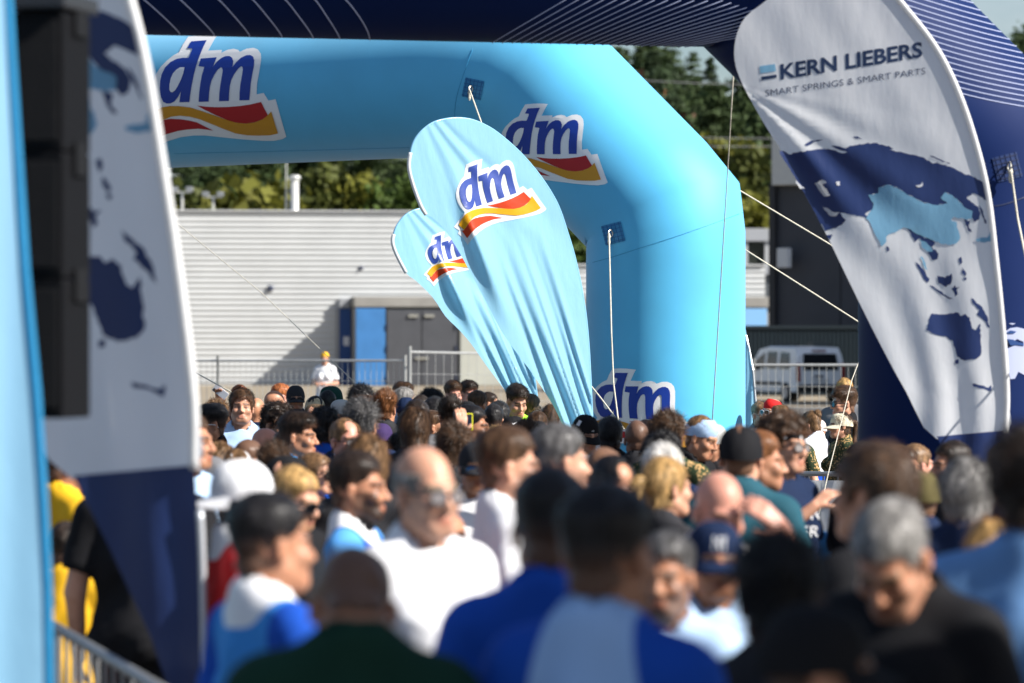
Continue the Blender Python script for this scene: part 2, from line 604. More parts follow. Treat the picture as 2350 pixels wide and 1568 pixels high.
def get_shirt(sex, arms, kind):
    key = (sex, arms, kind)
    if key in SHIRT:
        return SHIRT[key]
    f = Field(axis(-.46, .46, .017, []), axis(-.30, .24, .017, []), axis(.80, 1.62, .017, [(1.38, 1.52, .010)]))
    loose = .022 if kind != 'tank' else .012
    body_prims(f, sex, arms, .013, 'shirt', {'tee': .72, 'tank': 0.0, 'long': .98}[kind], loose)
    X, Y, Z = f.grid()
    fold = .0055 * np.sin(26 * Z + 12 * X + 3 * np.sin(11 * X)) + .0045 * np.sin(24 * X - 17 * Z + 4 * np.sin(13 * Y)) + .0025 * np.sin(55 * (X + Z) + 5 * np.sin(20 * Z))
    f.d += (fold * np.clip((1.42 - Z) / .12, .15, 1)).astype(np.float32)
    full = (slice(None),) * 3
    f.cut(full, Z - .865, .004)
    f.cap((0, .018, 1.510), (0, -.045, 1.66), .066, .090, .006, carve=True)
    if kind == 'tank':
        for s in (-1, 1):
            f.cap((.205 * s, .02, 1.50), (.235 * s, .02, 1.26), .075, .075, .004, carve=True)
    pos, q = f.mesh()
    me = np_mesh('shirt', pos, q)
    SHIRT[key] = me
    return me

def get_lower(sex):
    if sex in LOWER:
        return LOWER[sex]
    w = .92 if sex == 'f' else (1.12 if sex == 'b' else 1.0)
    f = Field(axis(-.30, .30, .02, []), axis(-.22, .24, .02, []), axis(.42, 1.06, .02, []))
    f.ell((0, .012, .93), (.172 * w, .128 * w, .13), .05, .012)
    for s in (-1, 1):
        f.cap((.085 * s, .012, .90), (.102 * s, 0, .50), .098 * w, .085, .04, .006, flat=.93)
    X, Y, Z = f.grid()
    f.d += (.003 * np.sin(40 * Z + 12 * X) + .003 * np.sin(31 * X + 20 * Y)).astype(np.float32)
    f.cut((slice(None),) * 3, .99 - Z, .004)
    pos, q = f.mesh()
    sh = np_mesh('shorts', pos, q)
    shoe = []
    for s in (-1, 1):
        f = Field(axis(.10 * s - .08, .10 * s + .08, .013, []), axis(-.22, .14, .013, []), axis(-.02, .14, .013, []))
        f.cap((.10 * s, .055, .045), (.116 * s, -.150, .032), .046, .038, .03)
        f.cap((.10 * s, .04, .05), (.10 * s, .035, .105), .045, .044, .02)
        f.cut((slice(None),) * 3, f.grid()[2] + .0, .004)
        pos, q = f.mesh()
        shoe.append(np_mesh('shoe', pos, q))
    LOWER[sex] = (sh, shoe)
    return LOWER[sex]

# ---- hair
def hair_low(y, prof):
    ys = [p[0] for p in prof]; zs = [p[1] for p in prof]
    return np.interp(y, ys, zs)
PROF = [(-.115, .070), (-.07, .066), (-.050, .050), (-.038, .000), (-.026, -.012), (-.012, .022), (.022, .030), (.036, -.020), (.06, -.060), (.12, -.080)]
PROF_F = [(-.115, .075), (-.07, .070), (-.050, .045), (-.040, -.035), (.0, -.06), (.12, -.10)]
HAIR = {}
def get_hair(style):
    if style in HAIR:
        return HAIR[style]
    rng = np.random.RandomState(abs(hash(style)) % 1000 if False else sum(map(ord, style)))
    f = Field(axis(-.15, .15, .0075, []), axis(-.16, .21, .0075, []), axis(-.34 if style in ('long', 'ponytail') else -.15, .20, .0075, []))
    X, Y, Z = f.grid()
    side, top, prof, cut_len = dict(
        short=(.005, .012, PROF, .016), fade=(.0025, .020, PROF, .016), buzz=(.003, .005, PROF, .004), spiky=(.006, .022, PROF, .026),
        messy=(.014, .028, PROF, .036), curly=(.020, .036, PROF, .022), bowl=(.015, .022, PROF, .030), quiff=(.004, .030, PROF, .030),
        balding=(.006, .004, PROF, .014), thin=(.006, .010, PROF, .016), long=(.018, .016, PROF_F, .05), ponytail=(.009, .010, PROF_F, .035),
        bun=(.009, .011, PROF_F, .030), bob=(.022, .018, PROF_F, .045), under=(.008, .002, PROF, .014), underlong=(.016, .003, PROF_F, .04))[style]
    c = np.array((0, .018, .040)); r = np.array((.074, .094, .088))
    t = np.clip((Z - .03) / .075, 0, 1)
    th = side + (top - side) * t * t * (3 - 2 * t)
    if style == 'quiff':
        th = th + .014 * np.clip((-Y - .01) / .07, 0, 1) * t
    k0 = np.sqrt(((X - c[0]) / r[0]) ** 2 + ((Y - c[1]) / r[1]) ** 2 + ((Z - c[2]) / r[2]) ** 2)
    k1 = np.sqrt(((X - c[0]) / r[0] ** 2) ** 2 + ((Y - c[1]) / r[1] ** 2) ** 2 + ((Z - c[2]) / r[2] ** 2) ** 2) + 1e-9
    d = k0 * (k0 - 1) / k1
    back = np.maximum(np.sqrt((X / .058) ** 2 + ((Y - .03) / .062) ** 2 + ((Z + .030) / .07) ** 2) - 1, -1) * .055     # nape
    d = np.minimum(d, back)
    amp = dict(curly=.010, messy=.006, spiky=.004, bob=.004, long=.004).get(style, .0022)
    ph = rng.uniform(0, 6, 9)
    fr = 95 if style == 'curly' else 62
    nz = amp * (np.sin(fr * X + ph[0] + 2 * np.sin(40 * Z + ph[1])) + np.sin(fr * Y * .9 + ph[2] + 2 * np.sin(33 * X + ph[3])) + np.sin(fr * .8 * Z + ph[4] + 2 * np.sin(37 * Y + ph[5]))) / 1.7
    d = d - th + nz
    low = np.interp(Y, [p[0] for p in prof], [p[1] for p in prof])
    wav = .004 * np.sin(90 * X + ph[6]) + .003 * np.sin(160 * X + ph[7])
    d = np.maximum(d, (low + wav - Z) * .8)
    if style == 'balding':
        d = np.maximum(d, np.minimum(.062 - np.sqrt((X / 1.0) ** 2 + ((Y + .02) / 1.35) ** 2), .2) * -1 * 0 + (Z - .058 - .35 * np.clip(Y - .03, 0, 1)))
    if style == 'thin':
        d = np.maximum(d, -(np.sqrt(X ** 2 + ((Y + .085) / 1.2) ** 2 + (Z - .11) ** 2) - .055))
    if style in ('under', 'underlong'):
        d = np.maximum(d, Z - .055)
    f.d = np.broadcast_to(d, f.d.shape).astype(np.float32).copy()
    if style == 'long' or style == 'underlong':
        for s in (-1, 1):
            f.cap((.055 * s, .05, .0), (.062 * s, .06, -.26), .045, .026, .03)
        f.cap((0, .075, .0), (0, .085, -.29), .052, .032, .03)
    if style == 'ponytail':
        f.cap((0, .112, .045), (0, .150, .03), .020, .026, .015)
        f.cap((0, .150, .03), (0, .140, -.20), .028, .010, .015)
    if style == 'bun':
        f.ell((0, .105, .095), (.040, .036, .036), .006)
    pos, q = f.mesh()
    # loose strands and tufts
    if style != 'buzz':
        me0 = np_mesh('tmp', pos, q)
        nv = np.zeros(len(pos) * 3, np.float32)
        me0.vertices.foreach_get('normal', nv)
        nv = nv.reshape(-1, 3)
        bpy.data.meshes.remove(me0)
        cnt = dict(curly=5200, messy=4600, spiky=4600).get(style, 4000)
        pick = rng.randint(0, len(pos), cnt)
        b = pos[pick]; nn = nv[pick]
        if style in ('long', 'bob', 'ponytail', 'bun', 'underlong'):
            flow = np.stack([b[:, 0] * .5, .4 + 0 * b[:, 0], -1.0 + b[:, 2] * 2], 1)
        elif style == 'spiky':
            flow = np.stack([b[:, 0] * 3, -.2 + 0 * b[:, 0], .8 + 0 * b[:, 0]], 1)
        elif style in ('messy', 'curly'):
            flow = rng.normal(0, 1, (cnt, 3))
        else:
            flow = np.stack([b[:, 0] * 2, -.6 + np.clip(b[:, 1] * 8, -.3, 1.2), -.8 + np.clip(b[:, 2] * 7, 0, .9)], 1)
        flow = flow + rng.normal(0, .25, (cnt, 3))
        flow -= nn * (flow * nn).sum(1)[:, None]
        flow /= np.linalg.norm(flow, axis=1)[:, None] + 1e-6
        ln = cut_len * rng.uniform(.6, 1.35, cnt)[:, None]
        lift = {'spiky': .75, 'messy': .55, 'curly': .8}.get(style, .22) * rng.uniform(.4, 1.4, cnt)[:, None]
        tip = b + (flow + nn * lift) * ln
        sd = np.cross(flow, nn) * rng.uniform(.0006, .0014, cnt)[:, None]
        b2 = b - nn * .002
        base = len(pos)
        pos = np.concatenate([pos, b2 - sd, b2 + sd, tip + sd * .25, tip - sd * .25])
        i = np.arange(cnt)
        q = np.concatenate([q, np.stack([base + i, base + cnt + i, base + 2 * cnt + i, base + 3 * cnt + i], 1)])
        tone = np.concatenate([rng.uniform(.4, .6, base), *([rng.uniform(0, 1, cnt)] if False else [np.tile(rng.uniform(0, 1, cnt), 4)])])
    else:
        tone = rng.uniform(.4, .6, len(pos))
    me = np_mesh('hair', pos, q)
    a = me.attributes.new('tone', 'FLOAT', 'POINT')
    a.data.foreach_set('value', tone.astype(np.float32)[:len(me.vertices)])
    fd = me.attributes.new('fade', 'FLOAT', 'POINT')
    zz = pos[:, 2][:len(me.vertices)]; yy = pos[:, 1][:len(me.vertices)]
    fv = {'fade': np.clip((.035 - zz) / .09, 0, 1) * .6, 'quiff': np.clip((.055 - zz) / .08, 0, 1) * .5, 'buzz': np.full(len(zz), .45), 'spiky': np.clip((.0 - zz) / .06, 0, 1) * .5,
          'short': np.clip((.02 - zz) / .08, 0, 1) * .45, 'under': np.clip((.03 - zz) / .08, 0, 1) * .5}.get(style, np.zeros(len(zz)))
    edge = zz - np.interp(yy, [p[0] for p in prof], [p[1] for p in prof])
    fv = np.maximum(fv, np.clip((.016 - edge) / .018, 0, 1) * .55)
    fd.data.foreach_set('value', fv.astype(np.float32))
    HAIR[style] = me
    return me

def hair_mat(name, col, var=.85):
    key = 'hair_' + name
    if key in MATS:
        return MATS[key]
    m = bpy.data.materials.new(key)
    MATS[key] = m
    m.use_nodes = True
    n, l = m.node_tree.nodes, m.node_tree.links
    b = n['Principled BSDF']
    at = n.new('ShaderNodeAttribute'); at.attribute_name = 'tone'
    tc = n.new('ShaderNodeTexCoord')
    mp = n.new('ShaderNodeMapping'); mp.inputs['Scale'].default_value = (95, 95, 22)
    no = n.new('ShaderNodeTexNoise'); no.inputs['Scale'].default_value = 1.0; no.inputs['Detail'].default_value = 3
    l.new(tc.outputs['Object'], mp.inputs['Vector']); l.new(mp.outputs['Vector'], no.inputs['Vector'])
    ad = n.new('ShaderNodeMath'); ad.operation = 'ADD'
    l.new(at.outputs['Fac'], ad.inputs[0]); l.new(no.outputs['Fac'], ad.inputs[1])
    mr = n.new('ShaderNodeMapRange')
    mr.inputs['From Min'].default_value = .4; mr.inputs['From Max'].default_value = 1.6
    mr.inputs['To Min'].default_value = 1 - var; mr.inputs['To Max'].default_value = 1 + var
    l.new(ad.outputs['Value'], mr.inputs['Value'])
    mu = n.new('ShaderNodeMixRGB'); mu.blend_type = 'MULTIPLY'; mu.inputs['Fac'].default_value = 1
    mu.inputs['Color1'].default_value = (*col, 1)
    mp2 = n.new('ShaderNodeMapping'); mp2.inputs['Scale'].default_value = (34, 34, 12)
    no2 = n.new('ShaderNodeTexNoise'); no2.inputs['Scale'].default_value = 1.0; no2.inputs['Detail'].default_value = 2
    l.new(tc.outputs['Object'], mp2.inputs['Vector']); l.new(mp2.outputs['Vector'], no2.inputs['Vector'])
    mr2 = n.new('ShaderNodeMapRange'); mr2.inputs['From Min'].default_value = .35; mr2.inputs['From Max'].default_value = .65
    mr2.inputs['To Min'].default_value = .55; mr2.inputs['To Max'].default_value = 1.6
    l.new(no2.outputs['Fac'], mr2.inputs['Value'])
    mm_ = n.new('ShaderNodeMath'); mm_.operation = 'MULTIPLY'
    l.new(mr.outputs['Result'], mm_.inputs[0]); l.new(mr2.outputs['Result'], mm_.inputs[1])
    l.new(mm_.outputs['Value'], mu.inputs['Color2'])
    fa = n.new('ShaderNodeAttribute'); fa.attribute_name = 'fade'
    fx_ = n.new('ShaderNodeMixRGB'); fx_.inputs['Color2'].default_value = (.26 + col[0] * .2, .135 + col[1] * .2, .085 + col[2] * .2, 1)
    l.new(fa.outputs['Fac'], fx_.inputs['Fac']); l.new(mu.outputs['Color'], fx_.inputs['Color1'])
    l.new(fx_.outputs['Color'], b.inputs['Base Color'])
    bp = n.new('ShaderNodeBump'); bp.inputs['Strength'].default_value = .5; bp.inputs['Distance'].default_value = .004
    l.new(no.outputs['Fac'], bp.inputs['Height']); l.new(bp.outputs['Normal'], b.inputs['Normal'])
    b.inputs['Roughness'].default_value = .42
    b.inputs['Specular IOR Level'].default_value = .28
    return m

HC = {'black': (.010, .009, .010), 'dark': (.022, .014, .010), 'brown': (.060, .032, .017), 'auburn': (.16, .065, .025), 'light': (.17, .095, .045),
      'blond': (.42, .26, .10), 'grey': (.20, .19, .18), 'darkgrey': (.075, .072, .072), 'white': (.50, .48, .45), 'red': (.30, .10, .035)}
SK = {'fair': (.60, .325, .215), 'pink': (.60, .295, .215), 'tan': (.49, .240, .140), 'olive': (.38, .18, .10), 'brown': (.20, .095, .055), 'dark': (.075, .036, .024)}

def skin_mat(tone, hair, beard=0.0):
    key = 'skin_%s_%s_%d' % (tone, hair, int(beard * 10))
    if key in MATS:
        return MATS[key]
    m = bpy.data.materials.new(key)
    MATS[key] = m
    m.use_nodes = True
    n, l = m.node_tree.nodes, m.node_tree.links
    b = n['Principled BSDF']
    c = SK[tone]; h = HC[hair] if hair in HC else HC['dark']
    at = n.new('ShaderNodeAttribute'); at.attribute_name = 'face'
    sp = n.new('ShaderNodeSeparateColor')
    l.new(at.outputs['Color'], sp.inputs['Color'])
    tc = n.new('ShaderNodeTexCoord')
    no = n.new('ShaderNodeTexNoise'); no.inputs['Scale'].default_value = 26; no.inputs['Detail'].default_value = 4
    l.new(tc.outputs['Object'], no.inputs['Vector'])
    def mix(fac, a, bcol):
        x = n.new('ShaderNodeMixRGB')
        if isinstance(fac, float): x.inputs['Fac'].default_value = fac
        else: l.new(fac, x.inputs['Fac'])
        if isinstance(a, tuple): x.inputs['Color1'].default_value = (*a, 1)
        else: l.new(a, x.inputs['Color1'])
        x.inputs['Color2'].default_value = (*bcol, 1)
        return x.outputs['Color']
    mr = n.new('ShaderNodeMapRange'); mr.inputs['From Min'].default_value = .35; mr.inputs['From Max'].default_value = .7
    mr.inputs['To Max'].default_value = .55
    l.new(no.outputs['Fac'], mr.inputs['Value'])
    col = mix(mr.outputs['Result'], c, (c[0] * .92, c[1] * .72, c[2] * .66))
    if beard > 0:
        bm_ = n.new('ShaderNodeMath'); bm_.operation = 'MULTIPLY'; bm_.inputs[1].default_value = beard
        l.new(at.outputs['Alpha'], bm_.inputs[0])
        col = mix(bm_.outputs['Value'], col, tuple(q * .9 + .004 for q in h))
    col = mix(sp.outputs['Green'], col, (c[0] * .74, c[1] * .56, c[2] * .56))
    hb = n.new('ShaderNodeMath'); hb.operation = 'MULTIPLY'; hb.inputs[1].default_value = .85
    l.new(sp.outputs['Red'], hb.inputs[0])
    col = mix(hb.outputs['Value'], col, tuple(min(q * .8, c[i] * .5) for i, q in enumerate(h)))
    he = n.new('ShaderNodeMath'); he.operation = 'MULTIPLY'; he.inputs[1].default_value = .85
    l.new(sp.outputs['Blue'], he.inputs[0])
    col = mix(he.outputs['Value'], col, (c[0] * .16, c[1] * .16, c[2] * .18))
    l.new(col, b.inputs['Base Color'])
    b.inputs['Roughness'].default_value = .46
    b.inputs['Specular IOR Level'].default_value = .42
    b.inputs['Subsurface Weight'].default_value = .12
    b.inputs['Subsurface Radius'].default_value = (.012, .005, .003)
    b.inputs['Subsurface Scale'].default_value = .6
    return m

# ---- headwear and eyewear, all in head space (face towards -y)
def dome_xyz(th, ph, grow=0.0, z0=.030, hgt=.096):
    """cap crown: th round the head (0 = face), ph 0 at the rim to 1 at the button"""
    a = ph * math.pi / 2
    fr = .5 + .5 * math.cos(th)                  # 1 at the front panel, 0 at the back
    q = max(math.cos(a), 0) ** (.62 + .16 * (1 - fr))
    low = -.022 * (1 - fr) ** 1.5 * (1 - ph) ** 2
    return ((.081 + grow) * math.sin(th) * q, .016 - (.102 + grow) * math.cos(th) * q, z0 + low + (hgt + grow) * math.sin(a) ** .95)

GEAR = {}
def get_cap():
    if 'cap' in GEAR:
        return GEAR['cap']
    vs, fs = [], []
    N, K = 36, 9
    for k in range(K + 1):
        for i in range(N):
            th = 2 * math.pi * i / N
            g = -.0024 if i % 6 == 0 else .0012 * math.sin(i * 1.7 + k)
            vs.append(dome_xyz(th, .97 * k / K, g))
    for k in range(K):
        for i in range(N):
            a, b = k * N + i, k * N + (i + 1) % N
            fs.append((a, b, b + N, a + N))
    fs.append(tuple(range(K * N, K * N + N)))
    low = len(vs)
    for i in range(N):      # a lower band all round
        x, y, z = dome_xyz(2 * math.pi * i / N, 0)
        vs.append((x * .99, .016 + (y - .016) * .99, z - .016))
    for i in range(N):
        fs.append((low + i, low + (i + 1) % N, (i + 1) % N, i))
    bt = len(vs)
    for i in range(8):
        vs.append((.008 * math.cos(i * math.pi / 4), .016 + .008 * math.sin(i * math.pi / 4), .1225))
    vs.append((0, .016, .128))
    for i in range(8):
        fs.append((bt + i, bt + (i + 1) % 8, bt + 8))
    crown = bpy.data.meshes.new('crown'); crown.from_pydata(vs, [], fs)
    crown.polygons.foreach_set('use_smooth', [True] * len(crown.polygons))
    bv, bf = [], []
    U, V = 18, 7
    for lay, dz in ((0, .0), (1, -.0045)):
        for v in range(V + 1):
            for u in range(U + 1):
                a = (u / U * 2 - 1)
                th = a * R(66)
                x, y, z = dome_xyz(th, 0, -.002)
                ex = .078 * math.cos(a * math.pi / 2 * .97) ** .55 * v / V
                bv.append((x * (1 + .06 * v / V), y - ex * .93, z - .006 - .34 * ex - .030 * a * a * (v / V) + dz))
    o = (U + 1) * (V + 1)
    for v in range(V):
        for u in range(U):
            a = v * (U + 1) + u
            bf.append((a, a + U + 1, a + U + 2, a + 1))
            bf.append((a + o, a + o + 1, a + o + U + 2, a + o + U + 1))
    for u in range(U):
        a = V * (U + 1) + u
        bf.append((a, a + o, a + o + 1, a + 1))
    brim = bpy.data.meshes.new('brim'); brim.from_pydata(bv, [], bf)
    brim.polygons.foreach_set('use_smooth', [True] * len(brim.polygons))
    GEAR['cap'] = (crown, brim)
    return GEAR['cap']

def get_band(kind):
    """headband or wide tube scarf round the brow"""
    if kind in GEAR:
        return GEAR[kind]
    lo, hi, g = {'headband': (.030, .074, .004), 'buff': (.012, .115, .008), 'headphones': (0, 0, 0), 'gaiter': (-.17, -.10, .0)}[kind]
    vs, fs = [], []
    N, K = 40, 6
    for k in range(K + 1):
        z = lo + (hi - lo) * k / K
        for i in range(N):
            th = 2 * math.pi * i / N
            if kind == 'gaiter':
                w = .006 * math.sin(5 * th + 3 * k) + .010 * math.sin(math.pi * k / K)
                vs.append(((.066 + w) * math.sin(th), .022 - (.068 + w) * math.cos(th), z + .01 * math.cos(th)))
            else:
                q = math.sqrt(max(1 - ((z - .040) / .092) ** 2, .04))
                w = g + .0015 * math.sin(9 * th + 2 * k) + .003 * math.sin(math.pi * k / K)
                vs.append(((.075 * q + w) * math.sin(th), .018 - (.095 * q + w + .002) * math.cos(th), z + .018 * math.cos(th) * (1 if kind == 'buff' else .2)))
    for k in range(K):
        for i in range(N):
            a, b = k * N + i, k * N + (i + 1) % N
            fs.append((a, b, b + N, a + N))
    me = bpy.data.meshes.new(kind); me.from_pydata(vs, [], fs)
    me.polygons.foreach_set('use_smooth', [True] * len(me.polygons))
    GEAR[kind] = me
    return me

def get_glasses(kind):
    if kind in GEAR:
        return GEAR[kind]
    fr, ln = MB(), MB()
    big = kind != 'glasses'
    rx, rz = (.029, .021) if big else (.025, .018)
    for s in (-1, 1):
        c = Vector((.032 * s, -.108, -.002))
        ring = []
        for i in range(16):
            a = 2 * math.pi * i / 16
            px = math.copysign(abs(math.cos(a)) ** .75, math.cos(a)) * rx
            pz = math.copysign(abs(math.sin(a)) ** .75, math.sin(a)) * rz
            ring.append(c + Vector((px, .006 * ((px + .032 * s) / .06) ** 2 * 1.6, pz)))
        fr.tube(ring + [ring[0]], .0022 if not big else .003, 5, False)
        ln.add(ring + [p + Vector((0, .002, 0)) for p in ring], [tuple(range(16)), tuple(range(16, 32))[::-1]])
        fr.tube([c + Vector((rx * s, .006, .006)), Vector((.076 * s, -.088, .006)), Vector((.082 * s, -.02, .008)), Vector((.082 * s, .018, .004)), Vector((.080 * s, .034, -.016))], .0024 if not big else .0034, 5)
    fr.tube([(-.008, -.110, .004), (0, -.113, .006), (.008, -.110, .004)], .0025, 5)
    out = []
    for nm, m in (('frame', fr), ('lens', ln)):
        me = bpy.data.meshes.new(nm); me.from_pydata(m.v, [], m.f)
        me.polygons.foreach_set('use_smooth', [True] * len(me.polygons))
        out.append(me)
    GEAR[kind] = out
    return out

def cloth(name, col, **kw):
    return mat('cloth_' + name, col, rough=.8, spec=.12, noise=.10, nscale=7, bump=.12, bscale=20, **kw)
CLOTH = {'royal': (.012, .075, .42), 'sky': (.06, .30, .68), 'white': (.78, .78, .80), 'black': (.012, .012, .014), 'navy': (.010, .020, .055), 'green': (.008, .035, .022),
         'neon': (.38, .80, .05), 'red': (.60, .022, .022), 'grey': (.16, .16, .17), 'charcoal': (.03, .03, .034), 'teal': (.02, .08, .11), 'yellow': (.80, .45, .02),
         'paleblue': (.42, .58, .80), 'olive': (.09, .075, .030), 'beige': (.52, .42, .28), 'cream': (.72, .66, .50), 'palegrey': (.42, .42, .41), 'pink': (.70, .58, .56),
         'purple': (.05, .03, .10), 'darkgreen': (.012, .05, .04), 'brown': (.10, .07, .045), 'orange': (.7, .2, .03), 'denim': (.16, .32, .60)}
def pattern_mat(name, kind):
    """printed shirts: event jersey with pale shoulders and side panels, leaf camouflage"""
    if name in MATS:
        return MATS[name]
    m = cloth(name + '_base', (.5, .5, .5)).copy()
    m.name = name
    MATS[name] = m
    n, l = m.node_tree.nodes, m.node_tree.links
    b = n['Principled BSDF']
    tc = n.new('ShaderNodeTexCoord')
    if kind == 'camo':
        vo = n.new('ShaderNodeTexVoronoi'); vo.inputs['Scale'].default_value = 24
        no = n.new('ShaderNodeTexNoise'); no.inputs['Scale'].default_value = 30
        l.new(tc.outputs['Object'], no.inputs['Vector'])
        mv = n.new('ShaderNodeMixRGB'); mv.inputs['Fac'].default_value = .12
        l.new(tc.outputs['Object'], mv.inputs['Color1']); l.new(no.outputs['Color'], mv.inputs['Color2'])
        l.new(mv.outputs['Color'], vo.inputs['Vector'])
        rp = n.new('ShaderNodeValToRGB')
        e = rp.color_ramp.elements
        e[0].position = .0; e[0].color = (.52, .34, .16, 1)
        e[1].position = .52; e[1].color = (.030, .045, .022, 1)
        for p_, c_ in ((.36, (.36, .22, .09, 1)), (.42, (.05, .075, .035, 1))):
            q = e.new(p_); q.color = c_
        l.new(vo.outputs['Distance'], rp.inputs['Fac'])
        l.new(rp.outputs['Color'], b.inputs['Base Color'])
        return m
    cA, cB, cC = {'jersey': (CLOTH['royal'], (.10, .34, .72), CLOTH['white']), 'jersey2': ((.05, .26, .66), (.012, .075, .42), CLOTH['white']),
                  'jersey3': (CLOTH['royal'], (.34, .52, .82), (.34, .52, .82)), 'yellowred': (CLOTH['yellow'], CLOTH['yellow'], CLOTH['red']),
                  'redwhite': (CLOTH['red'], CLOTH['red'], CLOTH['white']), 'whiteblue': (CLOTH['white'], CLOTH['white'], CLOTH['royal'])}[kind]
    sx = n.new('ShaderNodeSeparateXYZ'); l.new(tc.outputs['Object'], sx.inputs['Vector'])
    def band(sock, a, bb, op='ramp'):
        mr = n.new('ShaderNodeMapRange'); mr.inputs['From Min'].default_value = a; mr.inputs['From Max'].default_value = bb
        l.new(sock, mr.inputs['Value']); return mr.outputs['Result']
    ax_ = n.new('ShaderNodeMath'); ax_.operation = 'ABSOLUTE'; l.new(sx.outputs['X'], ax_.inputs[0])
    def mix(f_, a, c_):
        x = n.new('ShaderNodeMixRGB'); l.new(f_, x.inputs['Fac'])
        if isinstance(a, tuple): x.inputs['Color1'].default_value = (*a, 1)
        else: l.new(a, x.inputs['Color1'])
        x.inputs['Color2'].default_value = (*c_, 1)
        return x.outputs['Color']
    if kind == 'jersey3':
        ad = n.new('ShaderNodeMath'); ad.operation = 'MULTIPLY_ADD'; ad.inputs[1].default_value = -.22; ad.inputs[2].default_value = .42
        l.new(sx.outputs['Z'], ad.inputs[0])
        ad2 = n.new('ShaderNodeMath'); ad2.operation = 'SUBTRACT'; l.new(ax_.outputs['Value'], ad2.inputs[0]); l.new(ad.outputs['Value'], ad2.inputs[1])
        col = mix(band(ad2.outputs['Value'], .004, -.002), cA, cB)
    elif kind == 'whiteblue':
        col = mix(band(sx.outputs['Z'], 1.14, 1.13), cA, cC)
    else:
        col = mix(band(ax_.outputs['Value'], .135, .145), cA, cB)
        # collar: near the neck
        mp = n.new('ShaderNodeVectorMath'); mp.operation = 'DISTANCE'; mp.inputs[1].default_value = (0, .02, 1.50)
        l.new(tc.outputs['Object'], mp.inputs[0])
        col = mix(band(mp.outputs['Value'], .128, .124), col, cC)
    l.new(col, b.inputs['Base Color'])
    return m

def shirt_mat(c):
    if c == 'camo' or c in ('jersey', 'jersey2', 'jersey3', 'yellowred', 'redwhite', 'whiteblue'):
        return pattern_mat('print_' + c, c)
    return cloth(c, CLOTH[c])

def make_person(loc, h, yaw, label, sex='m', arms=('down', 'down'), pitch=0, turn=0, skin='fair', hair=('short', 'brown'), beard=0.0,
                cap=None, capyaw=0, glasses=None, band=None, shirt=('tee', 'white'), shorts='black', group=None):
    rr = random.Random(label)
    if sex != 'f' and beard == 0: beard = rr.choice((.1, .2, .3))
    me = get_body(sex, arms, pitch, turn)
    hcol = hair[1] if hair else 'brown'
    o = share('person', me, None, skin_mat(skin, hcol, beard), loc, (R(rr.uniform(-1.6, 1.6)), R(rr.uniform(-1.6, 1.6)), R(yaw)), (h / 1.75 * rr.uniform(.95, 1.04), h / 1.75 * rr.uniform(.96, 1.04), h / 1.75))
    tag(o, label, 'person', group)
    HM = head_matrix(pitch, turn)
    kh = .96 if sex == 'f' else 1.0
    def worn(name, me_, m_, parent=o, extra=None):
        c = share(name, me_, parent, m_)
        if parent is o:
            c.matrix_local = HM @ Matrix.Diagonal((kh, kh, kh, 1)) @ (extra or Matrix())
        return c
    if hair:
        worn('hair', get_hair(hair[0]), hair_mat(hcol, HC[hcol]))
    share('shirt', get_shirt(sex, arms, shirt[0]), o, shirt_mat(shirt[1]))
    sh, shoes = get_lower(sex)
    share('shorts', sh, o, cloth(shorts, CLOTH[shorts]))
    for s_ in shoes:
        share('shoe', s_, o, mat('shoe_dark', (.06, .06, .07), .6, noise=.2))
    if cap:
        crown, brim = get_cap()
        ex = Matrix.Translation((0, .016, .03)) @ Matrix.Rotation(R(capyaw), 4, 'Z') @ Matrix.Rotation(R(4), 4, 'X') @ Matrix.Translation((0, -.016, -.034)) @ Matrix.Diagonal((1.10, 1.08, 1.06, 1))
        c = worn('cap', crown, cloth('cap_' + cap, CLOTH[cap]), o, ex)
        share('brim', brim, c, cloth('cap_' + cap, CLOTH[cap]))
    if glasses:
        fr, ln = get_glasses('glasses' if glasses == 'glasses' else 'shades')
        fm = {'white': mat('frame_white', (.7, .7, .72), .4)}.get(glasses, mat('frame_black', (.012, .012, .013), .35))
        g = worn('glasses', fr, fm)
        lm = {'glasses': mat('lens_clear', (.22, .20, .20), .12, .6), 'mirror': mat('lens_mirror', (.02, .22, .55), .12, .9, .8)}.get(glasses, mat('lens_dark', (.006, .006, .008), .12, .7))
        share('lens', ln, g, lm)
    for bnd in (band or ()):
        worn({'buff': 'head_scarf', 'gaiter': 'neck_tube'}.get(bnd[0], bnd[0]), get_band(bnd[0]), cloth(bnd[1], CLOTH[bnd[1]]))
    return o
# ------------------------------------------------------------------ the setting
GZ = 0.0
def ground_mat():
    m = mat('asphalt', (.105, .10, .095), .85, .2, noise=.22, nscale=.7, bump=.5, bscale=55)
    return m
g = mesh_obj('ground', [(-1500, -60, 0), (1500, -60, 0), (1500, 2600, 0), (-1500, 2600, 0)], [(0, 1, 2, 3)], ground_mat())
tag(g, kind='structure')
fc = mesh_obj('forecourt', [(-60, 118, .004), (13, 118, .004), (22, 175, .004), (-60, 175, .004)], [(0, 1, 2, 3)],
              mat('forecourt_concrete', (.27, .225, .165), .9, .2, noise=.15, nscale=.4))
tag(fc, kind='structure')

